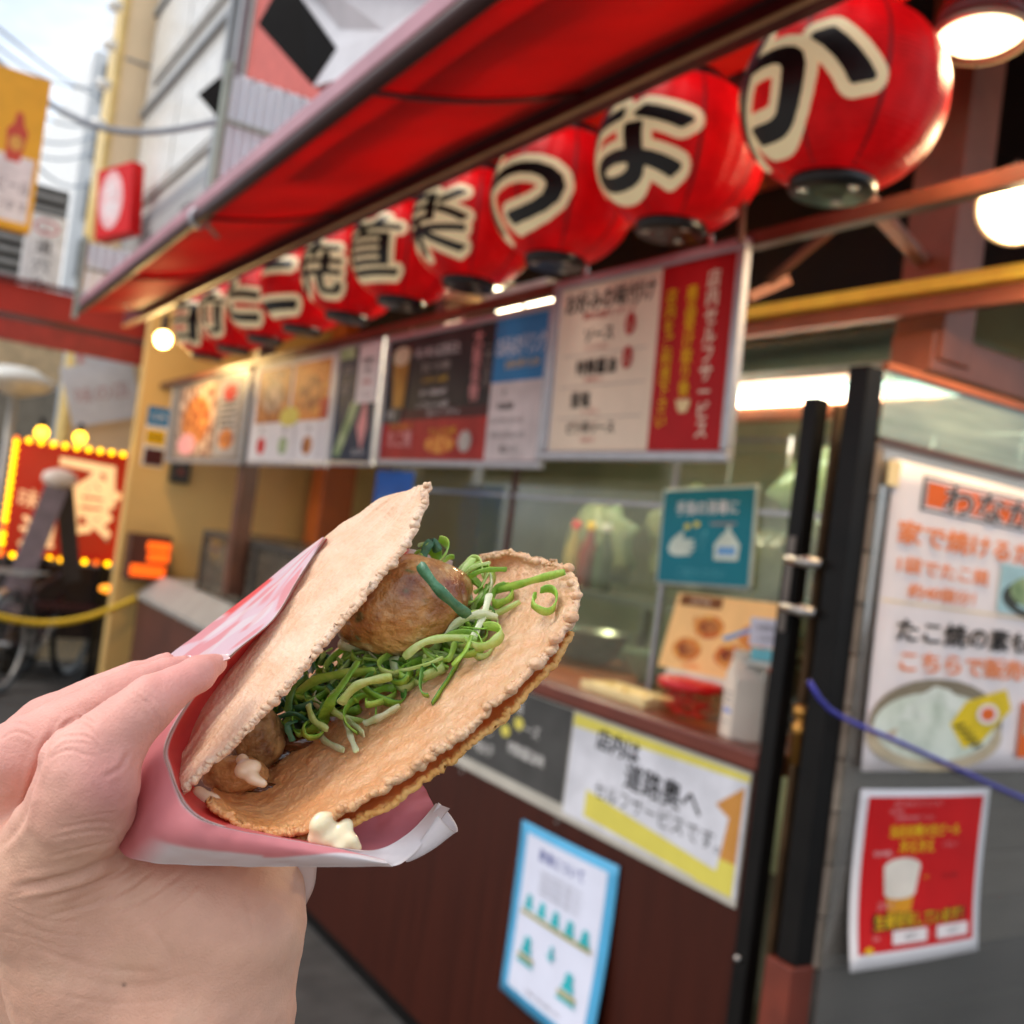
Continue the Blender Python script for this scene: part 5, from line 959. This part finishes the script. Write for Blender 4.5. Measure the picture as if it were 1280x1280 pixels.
# sliced green onion
gcol = [M('onion_leaf_%d' % i, c, .32, col2=c2, scale=260, coat=.55, bump=.3, bscale=1200, transl=.3) for i, (c, c2) in enumerate((('#a8d44c', '#80b636'), ('#c6e26a', '#a2d04c'), ('#74a848', '#568c38'), ('#e2f0a6', '#c4e07a'), ('#f2f2d4', '#dde6b0'), ('#5c9670', '#427a52')))]
ro = random.Random(12)
def onion_mats(m): return [m, gcol[{0: 1, 1: 3, 2: 0, 3: 3, 4: 4, 5: 5}[gcol.index(m)]]]
def ribbon(path, wdir, width, mat, th=.0002):
    width *= 1.15
    """a flat leaf strip along world points with per-point width direction"""
    b = MB(); P = [Vector(p) for p in path]; rows = []
    for i, p in enumerate(P):
        t = (P[min(i+1, len(P)-1)]-P[max(i-1, 0)]).normalized(); w = wdir[i]-t*wdir[i].dot(t); w.normalize(); n = t.cross(w)
        e = (1+.12*sin(i*.9+path[0][0]*4000)) if 0 < i < len(P)-1 else .7
        rows.append([p-w*width/2*e-n*th, p+w*width/2*e-n*th, p+w*width/2*e+n*th, p-w*width/2*e+n*th, p-w*width/2*e-n*th])
    b.grid(rows); b.mi = [1 if f % 4 == 2 else 0 for f in range(len(b.f))]; m = len(rows)-1; b.poly(rows[0][:4][::-1]); b.poly(rows[m][:4]); return b
def ring(x, y, d, r, width, axis, a0, a1, mat, sq=1.0, n=26, spiral=0, roll=0):
    ax = cs(*axis).normalized(); u = ax.orthogonal().normalized(); u = Matrix.Rotation(roll, 3, ax) @ u; v = ax.cross(u); c = at(x, y, d); path = []; wd = []
    for k in range(n+1):
        a = a0+(a1-a0)*k/n; rr = r*(1+.08*sin(3*a+x))*(1+spiral*k/n); path.append(c+u*cos(a)*rr+v*sin(a)*rr*sq+ax*spiral*r*.4*k/n); wd.append((ax+u*.25*cos(2*a+y)).normalized())
    o = ribbon(path, wd, width, mat).build('onion_slice', onion_mats(mat), sw_, smooth=True); return o
def strip(pts, width, mat, wa=(0, 1, .4)):
    n = 18; path = [at(*poly_at(pts, k/n)) for k in range(n+1)]; wd = [cs(*wa).normalized()]*(n+1); return ribbon(path, wd, width*.84, mat).build('onion_slice', onion_mats(mat), sw_, smooth=True)
# individually visible slices
dA = lambda x, y, k=.003: depthA(x, y)-k
strip([(524, 705, .303), (545, 733, .300), (568, 755, .301), (586, 770, .304)], .0033, gcol[5], (.7, .7, .3))
strip([(608, 742, dA(608, 742, .007)), (640, 733, dA(640, 733, .008)), (675, 723, dA(675, 723, .006)), (706, 715, dA(706, 715, .008))], .0024, gcol[0], (.1, 1, .5))
ring(628, 743, dA(628, 743, .0075), .0050, .0026, (-.1, .86, .5), 0, 2*pi, gcol[0], .62)
ring(681, 751, dA(681, 751, .0075), .0050, .0026, (.1, .84, .55), 1.2, 2*pi+.7, gcol[0], .66, spiral=.15)
ring(508, 835, dA(508, 835, .006), .0085, .0026, (.1, .85, .55), -.4, 5.2, gcol[1], .55, roll=.3)
ring(600, 790, dA(600, 790, .008), .0105, .0022, (.0, .8, .6), 2.9, 6.0, gcol[3], .55, roll=.2)
strip([(560, 800, dA(560, 800, .004)), (590, 778, dA(590, 778, .006)), (625, 765, dA(625, 765, .004)), (650, 752, dA(650, 752, .003))], .0019, gcol[3])
ring(540, 688, .330, .0052, .0030, (.2, .5, .8), -.5, 3.4, gcol[1], .9); ring(536, 694, .331, .0040, .004, (.8, .2, .5), 0, 4.8, gcol[0], 1.0); strip([(526, 712, .328), (530, 692, .328), (540, 676, .329), (548, 690, .329)], .003, gcol[5], (1, .2, .2))
strip([(515, 700, .331), (522, 690, .331), (535, 688, .331)], .0012, gcol[0])
ring(565, 712, .330, .0055, .0022, (.0, .7, .7), .2, 4.9, gcol[1], .7); ring(590, 715, .329, .0058, .0024, (-.3, .7, .6), 1., 5.8, gcol[3], .7); ring(585, 738, .324, .005, .0025, (.5, .5, .7), 0, 5, gcol[1], .8)
ring(605, 722, .327, .0042, .0026, (-.5, .4, .8), .5, 5.5, gcol[0], .8); strip([(568, 760, .318), (572, 738, .321), (582, 712, .326), (592, 698, .329)], .0028, gcol[3], (1, .2, .3)); strip([(560, 740, .320), (575, 720, .323), (600, 704, .328)], .0022, gcol[1])
strip([(590, 800, .309), (604, 770, .313), (612, 742, .318)], .0024, gcol[4], (1, .3, .3)); strip([(555, 800, .312), (572, 778, .312), (600, 768, .312), (622, 772, .312)], .0026, gcol[4])
strip([(395, 905, dA(395, 905, .004)), (405, 925, dA(405, 925, .004)), (430, 938, dA(430, 938, .003))], .0019, gcol[4], (.5, .6, .4)); strip([(432, 900, dA(432, 900, .006)), (438, 920, dA(438, 920, .005)), (446, 940, dA(446, 940, .003))], .0017, gcol[4], (1, .1, .4))
strip([(420, 890, dA(420, 890, .006)), (440, 905, dA(440, 905, .006)), (455, 918, dA(455, 918, .004))], .0026, gcol[4]); strip([(385, 880, .312), (392, 900, .310), (410, 912, .308)], .0023, gcol[3], (.6, .6, .4)); strip([(455, 905, dA(455, 905, .004)), (478, 895, dA(478, 895, .005)), (500, 882, dA(500, 882, .003))], .0022, gcol[4])
strip([(400, 905, dA(400, 905, .008)), (412, 880, .306), (432, 850, .306), (448, 826, .308)], .0034, gcol[0], (.7, .5, .4)); strip([(425, 880, .304), (448, 856, .302), (490, 846, .303)], .0030, gcol[3], (.1, .9, .5)); strip([(370, 868, .322), (395, 850, .318), (430, 842, .315), (470, 838, .312)], .003, gcol[0]); strip([(360, 890, .320), (365, 862, .322), (385, 845, .322)], .003, gcol[2], (.8, .4, .3))
strip([(545, 840, dA(545, 840, .003)), (572, 812, dA(572, 812, .004)), (600, 797, dA(600, 797, .004))], .0042, gcol[0], (.3, .8, .5)); strip([(505, 822, .307), (530, 803, .305), (565, 797, .306), (596, 800, .308)], .0024, gcol[1], (.2, .9, .2)); strip([(540, 880, dA(540, 880, .002)), (560, 850, dA(560, 850, .003)), (580, 815, dA(580, 815, .003))], .0022, gcol[2])
for k in range(90):
    t = ro.random(); q = poly_at([(362, 892, 0), (400, 868, 0), (440, 852, 0), (490, 832, 0), (540, 806, 0), (585, 784, 0)], t); x = q[0]+ro.gauss(0, 10); y = q[1]+ro.gauss(0, 13+6*(t < .6)); d = min(depthA(x, y)-ro.uniform(.002, .013), .325)
    if t < .25: g = gcol[ro.choice((0, 2, 2, 5, 0))]  # shade at this end of the pile put in as darker greens
    else: g = gcol[ro.choice((0, 0, 1, 1, 1, 2, 3, 3, 4))]
    ax = (ro.gauss(0, .4), ro.uniform(.5, 1), ro.uniform(.3, .9)); a0 = ro.uniform(0, 6)
    ring(x, y, d, ro.uniform(.0042, .0080), ro.uniform(.0020, .0034), ax, a0, a0+ro.uniform(2.8, 6.1), g, ro.uniform(.35, .75), n=22, roll=ro.uniform(0, 6), spiral=ro.uniform(0, .25))
for k in range(110):
    t = ro.random(); q = poly_at([(358, 895, 0), (400, 866, 0), (440, 848, 0), (490, 828, 0), (540, 803, 0), (590, 775, 0), (605, 740, 0)], t); x = q[0]+ro.gauss(0, 12); y = q[1]+ro.gauss(0, 15); d = min(depthA(x, y)-ro.uniform(.002, .014), .326)
    an = ro.uniform(0, 2*pi); L_ = ro.uniform(14, 34); bx, by = cos(an)*L_, sin(an)*L_*.7; cx_, cy_ = ro.gauss(0, 8), ro.gauss(0, 8)
    strip([(x-bx, y-by, d+ro.uniform(-.002, .002)), (x+cx_, y+cy_, d-ro.uniform(.001, .004)), (x+bx, y+by, d+ro.uniform(-.002, .002))], ro.uniform(.0011, .0022), gcol[ro.choice((0, 1, 1, 3, 3, 4, 0, 2)) if t > .25 else ro.choice((0, 2, 5, 2))], (ro.uniform(-1, 1), ro.uniform(0, 1), ro.uniform(0, 1)))  # darker greens again stand for shade at the left end
# ------------------------------------------------------------------ paper wrapper
wr = thing('paper_wrapper', 'pink and white printed paper wrapper folded round the cracker sandwich', 'wrapper', at(350, 1000, .28))
paper = M('printed_paper', (1, 1, 1), .4, var=.05, scale=60, bump=.12, bscale=90, attr='print', transl=.42, spec=.35, r0=.3, r1=.7)
LIP = [(406, 672, .336), (372, 725, .322), (340, 775, .310), (290, 817, .301), (240, 870, .290), (207, 930, .280), (213, 965, .272), (232, 1008, .264), (268, 1030, .261), (340, 1045, .261), (420, 1059, .263), (480, 1074, .267)]
SIL = [(404, 671, .339), (365, 700, .340), (318, 738, .338), (250, 790, .334), (195, 838, .326), (150, 930, .305), (146, 1005, .288), (151, 1060, .280), (190, 1077, .274), (290, 1083, .268), (400, 1083, .266), (491, 1083, .267)]
nuw, nvw = 150, 44
P = patch(LIP, SIL, nuw, nvw, ripple=.0012, rs=60, seed=2, sag=lambda u, v: (0, 0, -.004*sin(pi*v)*(1-.5*abs(u-.5))))
pink, pinkl, whit, red_ = np.array([.84, .41, .44]), np.array([.82, .50, .54]), np.array([.86, .80, .80]), np.array([.88, .11, .095])
def wrapcol(nu, nv):
    C = np.zeros((nu+1, nv+1, 3))
    for i in range(nu+1):
        for j in range(nv+1):
            u, v = i/nu, j/nv; w = noise.noise(Vector((u*6, v*3, 1)))*.5
            if u < .42:
                c = pinkl*.45+whit*.55*np.array([1, .93, .99]); m = .7*sstep(.05, .2, noise.noise(Vector((u*9+v*4, v*5-u*6, 4)))+.05); c = c*(1-m)+(red_*.55+pinkl*.45)*m
                m2 = sstep(.12, .25, noise.noise(Vector((u*14-v*3, v*6, 14)))); c = c*(1-.6*m2)+whit*.6*m2
                if v > .8: m3 = sstep(.05, .15, noise.noise(Vector((u*10, 3, 8)))+.05)*sstep(.8, .9, v); c = c*(1-m3)+red_*m3
            else:
                c = pink*.75+red_*.25; c = c*(1+.12*w)
                e = .62+.10*sin(u*7)*(u < .8)-.62*sstep(.80, .97, u); m = sstep(e, e+.07+.05, v-.0)*sstep(.60, .66, u); c = c*(1-m)+whit*m
            m4 = 1-sstep(.0, .03, v); c = c*(1-m4)+(whit*.9)*m4
            C[i, j] = c
    return C.reshape(-1, 3)
o = solid(P, .00018).build('outer_sheet', paper, wr, smooth=True); C = wrapcol(nuw, nvw); colour(o, lambda co: np.concatenate([C, C]))
# red inner lining that stands between the lip and the cracker
INN = [(418, 676, .340), (392, 718, .332), (366, 760, .325), (322, 806, .317), (276, 862, .310), (242, 920, .300), (240, 975, .292), (262, 1000, .288), (292, 1022, .282), (352, 1040, .276), (425, 1056, .270), (482, 1073, .2685)]
LIP2 = [(x+.6, y+.4, d+.0004) for x, y, d in LIP]
P = patch(LIP2, INN, 120, 12, ripple=.0006, rs=120, seed=5, sag=lambda u, v: (0, 0, .004*sin(pi*v)))
o = solid(P, .00015).build('inner_sheet', paper, wr, smooth=True)
colour(o, lambda co: np.concatenate([np.array([(red_*(.9) if j > 1 else whit*.9) if i < 84 else (red_*.5+pink*.5) for i in range(121) for j in range(13)])]*2))
# pink flap below the cracker and the white folded hem with its rolled corner
P = patch([(388, 1035, .284), (430, 1012, .288), (475, 985, .293), (519, 962, .299)], [(436, 1064, .270), (480, 1060, .275), (512, 1043, .281), (543, 1006, .290)], 50, 26, ripple=.0016, rs=110, seed=8)
o = solid(P, .00018).build('inner_flap', paper, wr, smooth=True)
def fc(co): n = np.array([noise.noise(Vector(p)*90) for p in co]); return np.array([.80, .33, .40])*(1+.25*n[:, None])+.10*sstep(.1, .4, n)[:, None]
colour(o, fc)
P = patch([(418, 1059, .2635), (470, 1062, .2665), (512, 1040, .276), (545, 1004, .288)], [(489, 1083, .2665), (503, 1078, .268), (524, 1060, .273), (562, 1010, .284)], 44, 12, ripple=.0006, rs=120, seed=9)
o = solid(P, .00018).build('folded_hem', paper, wr, smooth=True); colour(o, lambda co: np.tile(whit, (len(co), 1)))
rows = []
for i in range(25):
    t = i/24; a = poly_at([(506, 1073, .2735), (530, 1052, .277), (556, 1020, .2815)], t); rad = (.0012+.0042*t); cpt = at(*a); row = []
    dirv = (at(556, 1020, .2815)-at(506, 1073, .2735)).normalized(); nrm = dirv.cross(CAMZ).normalized()
    for k in range(19): an = -2.2+4.2*k/18; row.append(cpt+(nrm*cos(an)+CAMZ*sin(an))*rad*(1.0))
    rows.append(row)
o = solid(rows, .00015).build('rolled_corner', paper, wr, smooth=True); colour(o, lambda co: np.tile(whit*.97, (len(co), 1)))
P = patch([(396, 1082, .302), (392, 1110, .305), (378, 1140, .308), (366, 1168, .310)], [(340, 1080, .305), (345, 1110, .308), (350, 1140, .310), (355, 1165, .312)], 20, 10, ripple=.0005, rs=120)
o = solid(P, .00018).build('hanging_tail', paper, wr, smooth=True); colour(o, lambda co: np.tile(whit*.95, (len(co), 1)))
P = patch([(496, 684, .345), (520, 688, .345), (545, 694, .346), (566, 702, .347)], [(480, 716, .350), (510, 722, .350), (540, 726, .351), (562, 728, .352)], 20, 10, ripple=.0005, rs=120)
o = solid(P, .00018).build('back_sheet', paper, wr, smooth=True); colour(o, lambda co: np.array([(red_*.6+pinkl*.4) if project(p)[0] < 510 else whit for p in co]))
# ------------------------------------------------------------------ the hand
CH = []   # (pixel x, y, depth, radius px) chains of rounded cones
chains = [
    [(58, 1100, .286, 78), (98, 1010, .270, 60), (106, 955, .266, 54), (186, 880, .270, 34), (248, 842, .281, 22), (272, 829, .287, 13)],
    [(-58, 1090, .302, 78), (20, 952, .290, 50), (135, 880, .292, 34), (212, 838, .302, 19), (232, 828, .305, 12)],
    [(-120, 1090, .325, 70), (60, 905, .318, 36), (170, 850, .322, 24), (208, 828, .325, 13)],
    [(58, 1100, .286, 80), (122, 1205, .296, 99), (152, 1340, .300, 99), (165, 1500, .31, 100)],
    [(-40, 1110, .305, 76), (88, 1222, .318, 88), (142, 1340, .322, 88), (165, 1500, .33, 90)],
    [(108, 1003, .268, 52), (127, 986, .263, 41)],
    [(215, 1420, .300, 118), (250, 1265, .296, 112), (288, 1160, .294, 83), (332, 1080, .314, 52), (388, 1012, .338, 42)],
    [(150, 1125, .292, 72), (230, 1140, .294, 84), (300, 1165, .300, 70)],
]
prim = []
for c in chains:
    Q = [(np.array(at(x, y, d)), r*d/FPX) for x, y, d, r in c]
    for a, b in zip(Q, Q[1:]): prim.append((a[0], b[0], a[1], b[1]))
h = .0011; lo = np.min([np.minimum(a-ra, b-rb) for a, b, ra, rb in prim], 0)-.004; hi = np.max([np.maximum(a+ra, b+rb) for a, b, ra, rb in prim], 0)+.004
n = np.ceil((hi-lo)/h).astype(int)+1; gx = [(lo[i]+np.arange(n[i])*h).astype(np.float32) for i in range(3)]
F = np.full(tuple(n), 1.0, np.float32)
fing = (0, 1, 2, 3, 4, 5, 6, 7, 8, 9, 10)
for pi_, (a, b, ra, rb) in enumerate(prim):
    k = .0013 if pi_ <= 11 else .0075
    mn = np.minimum(a-ra, b-rb)-.012; mxx = np.maximum(a+ra, b+rb)+.012
    i0 = np.maximum(((mn-lo)/h).astype(int), 0); i1 = np.minimum(((mxx-lo)/h).astype(int)+2, n); sl_ = tuple(slice(i0[i], i1[i]) for i in range(3))
    G = np.stack(np.meshgrid(gx[0][sl_[0]], gx[1][sl_[1]], gx[2][sl_[2]], indexing='ij'), -1); ab = b-a; t = np.clip(((G-a)@ab)/(ab@ab), 0, 1)
    d = np.linalg.norm(G-a-t[..., None]*ab, axis=-1)-(ra+(rb-ra)*t); f0 = F[sl_]; hh = np.clip(.5+.5*(f0-d)/k, 0, 1)
    F[sl_] = f0*(1-hh)+d*hh-k*hh*(1-hh)
Pv, Q = surface_nets(F, lo, h)
# light smoothing, then skin creases along traced lines
def smooth_mesh(P, Q, it):
    e = np.concatenate([Q[:, [0, 1]], Q[:, [1, 2]], Q[:, [2, 3]], Q[:, [3, 0]]]); e = np.concatenate([e, e[:, ::-1]]); cnt = np.bincount(e[:, 0], minlength=len(P))[:, None]
    for _ in range(it):
        s_ = np.stack([np.bincount(e[:, 0], weights=P[e[:, 1], k], minlength=len(P)) for k in range(3)], 1); P = P*.5+.5*s_/np.maximum(cnt, 1)
    return P
Pv = smooth_mesh(Pv, Q, 4)
def sub_quads(P, Q):
    e = np.sort(np.concatenate([Q[:, [0, 1]], Q[:, [1, 2]], Q[:, [2, 3]], Q[:, [3, 0]]]), 1); ue, inv = np.unique(e, axis=0, return_inverse=True); inv = inv.reshape(-1); m = len(Q); E4 = inv.reshape(4, m).T+len(P)
    fc_ = np.arange(m)+len(P)+len(ue); N = np.concatenate([P, P[ue].mean(1), P[Q].mean(1)])
    return N, np.concatenate([np.stack([Q[:, i], E4[:, i], fc_, E4[:, (i+3) % 4]], 1) for i in range(4)])
def vnorm(P, Q):
    fn = np.cross(P[Q[:, 2]]-P[Q[:, 0]], P[Q[:, 3]]-P[Q[:, 1]]); N = np.zeros_like(P)
    for k in range(4): np.add.at(N, Q[:, k], fn)
    return N/(np.linalg.norm(N, axis=1, keepdims=True)+1e-12)
Pv, Q = sub_quads(Pv, Q); Pv = smooth_mesh(Pv, Q, 3); N_ = vnorm(Pv, Q)
px, py, pd = project(Pv); front = (N_@np.array(FW)) < .25
if ((N_@np.array(FW))[pd < np.median(pd)]).mean() > 0: N_ = -N_; front = (N_@np.array(FW)) < .25; Q = Q[:, ::-1]
CREASE = [  # polyline px, width px, depth mm
    ([(70, 925), (82, 905), (105, 905), (125, 925)], 5, .45), ([(62, 938), (80, 922), (110, 922), (130, 940)], 4, .4), ([(58, 950), (85, 938), (120, 948)], 4, .35), ([(75, 912), (95, 896), (120, 905)], 4, .3), ([(108, 962), (125, 985)], 5, -.2),
    ([(0, 925), (20, 915), (45, 925)], 4, .35), ([(-5, 912), (15, 903), (38, 908)], 4, .3), ([(165, 868), (185, 880), (200, 905)], 4, .22), ([(172, 862), (196, 876), (212, 900)], 3, .18), ([(112, 850), (125, 862), (135, 880)], 3, .2),
    ([(152, 1068), (138, 1075), (110, 1088), (70, 1100), (20, 1110)], 9, 2.0), ([(154, 1072), (150, 1058), (140, 1040), (100, 1040), (60, 1050)], 4, .35), ([(145, 1028), (110, 1028), (70, 1036)], 4, .35), ([(150, 1050), (115, 1058), (60, 1072)], 4, .4),
    ([(170, 1075), (140, 1095), (95, 1112), (45, 1125)], 6, .9), ([(200, 1082), (160, 1110), (110, 1132), (50, 1148)], 6, .5), ([(235, 1086), (190, 1118), (130, 1148)], 6, .4), ([(260, 1092), (220, 1130), (160, 1165)], 6, .3), ([(130, 1082), (95, 1098), (50, 1110), (5, 1122)], 4, .4),
    ([(40, 1180), (120, 1210), (210, 1215)], 9, .3), ([(100, 1225), (180, 1232), (250, 1215)], 9, .22), ([(20, 1150), (60, 1165), (120, 1172)], 5, .25), ([(300, 1100), (315, 1150), (318, 1200)], 7, .2), ([(70, 905), (48, 955), (25, 1030), (0, 1060)], 8, 1.2), ([(66, 930), (88, 914), (112, 914), (132, 934)], 3, .25), ([(60, 945), (84, 930), (116, 932), (134, 950)], 3, .3), ([(90, 898), (108, 898), (122, 910)], 3, .25), ([(160, 940), (150, 960), (128, 972)], 6, .6), ([(150, 1015), (120, 1018), (90, 1024)], 3, .2), ([(10, 1135), (60, 1150), (110, 1152)], 4, .25), ([(0, 1165), (40, 1172), (90, 1188)], 4, .25), ([(180, 1150), (210, 1190), (220, 1240)], 8, .25), ([(60, 1240), (140, 1255), (220, 1248)], 6, .25)]
disp = np.zeros(len(Pv))
for pts, w, dm in CREASE:
    L_ = np.array([poly_at([(x, y, 0) for x, y in pts], t)[:2] for t in np.linspace(0, 1, 40)]); near = (px > L_[:, 0].min()-25) & (px < L_[:, 0].max()+25) & (py > L_[:, 1].min()-25) & (py < L_[:, 1].max()+25) & front
    I = np.where(near)[0]
    if not len(I): continue
    D2 = (px[I, None]-L_[None, :, 0])**2+(py[I, None]-L_[None, :, 1])**2; kmin = D2.argmin(1); dd = np.sqrt(D2.min(1)); tt = kmin/39; taper = np.clip(np.minimum(tt, 1-tt)*5, .15, 1)
    disp[I] -= dm*.00062*taper*(np.exp(-(dd/(w*.5))**2)-.45*np.exp(-((dd-w*1.1)/(w*.7))**2))
mid = np.array([nz3(p, 80, 13)*.0005+nz3(p, 190, 3)*.00030+nz3(p, 420, 7)*.00008+nz3(p, 1000, 1)*.00003 for p in Pv]); disp += mid
Pv = Pv+N_*disp[:, None]
skin = M('skin', (1, 1, 1), .5, var=.07, scale=160, bump=.2, bscale=1300, sss=.14, ssr=(.005, .0018, .001), attr='print', spec=.34, r0=.35, r1=.65, detail=8)
per = thing('person', 'bare hand and wrist of a person gripping the pink paper wrapper', 'person', at(140, 1400, .30))
ho = MB().add(Pv.tolist(), Q.tolist()).build('hand', skin, per, smooth=True)
def skincol(co):
    x, y, d = project(co); base = np.array([.66, .365, .255]); rosy = np.array([.73, .335, .285]); pale_ = np.array([.68, .46, .32])
    f = np.clip((1075-y)/120, 0, 1)[:, None]; c = base*(1-f)+(rosy*.75+base*.25)*f
    g = np.exp(-(((x-140)/45)**2+((y-985)/45)**2))[:, None]; c = c*(1-.75*g)+np.array([.70, .27, .24])*.55*g
    t_ = np.exp(-(((x-235)/60)**2+((y-845)/40)**2))[:, None]; c = c*(1-.4*t_)+np.array([.72, .28, .26])*.4*t_
    nn = np.array([noise.noise(Vector(p)*70) for p in co])[:, None]; c = c*(1+.07*nn)+(pale_-base)*np.clip(nn, 0, 1)*.5
    mole = np.exp(-(((x-155)/3)**2+((y-1231)/2.5)**2))[:, None]; return np.clip(c*(1-.6*mole), 0, 1)
colour(ho, skincol)
# nails on the two leading fingertips
nail = M('fingernail', (.82, .50, .46), .22, var=.04, scale=300, coat=.5, sss=.2)
def nail_at(a, b, wv, up_, k):
    a, b = at(*a), at(*b); ax = (b-a); u = cs(*up_).normalized(); w = ax.cross(u).normalized(); u = w.cross(ax).normalized(); rows = []
    for i in range(9):
        t = i/8; row = []
        for j in range(9): s_ = (j/8-.5)*2; tw = k*(.82+.18*sin(pi*min(1, t*1.2)))*(1-.35*max(0, t-.75)/.25); row.append(a+ax*t+w*s_*tw-u*(s_*s_)*k*.42+u*.0004*sin(pi*t))
        rows.append(row)
    o = solid(rows, .0004).build('fingernail', nail, per, smooth=True)
nail_at((240, 832, .2815), (284, 817, .288), 0, (-.35, .82, .45), .0026)
nail_at((206, 827, .3015), (238, 819, .306), 0, (-.35, .85, .4), .0020)
# printed matter is matt
for k_, m_ in MATS.items():
    if (k_.endswith('_print') or k_.endswith('_paper')) and k_ not in ('printed_paper',): m_.node_tree.nodes['Principled BSDF'].inputs['Specular IOR Level'].default_value = .18
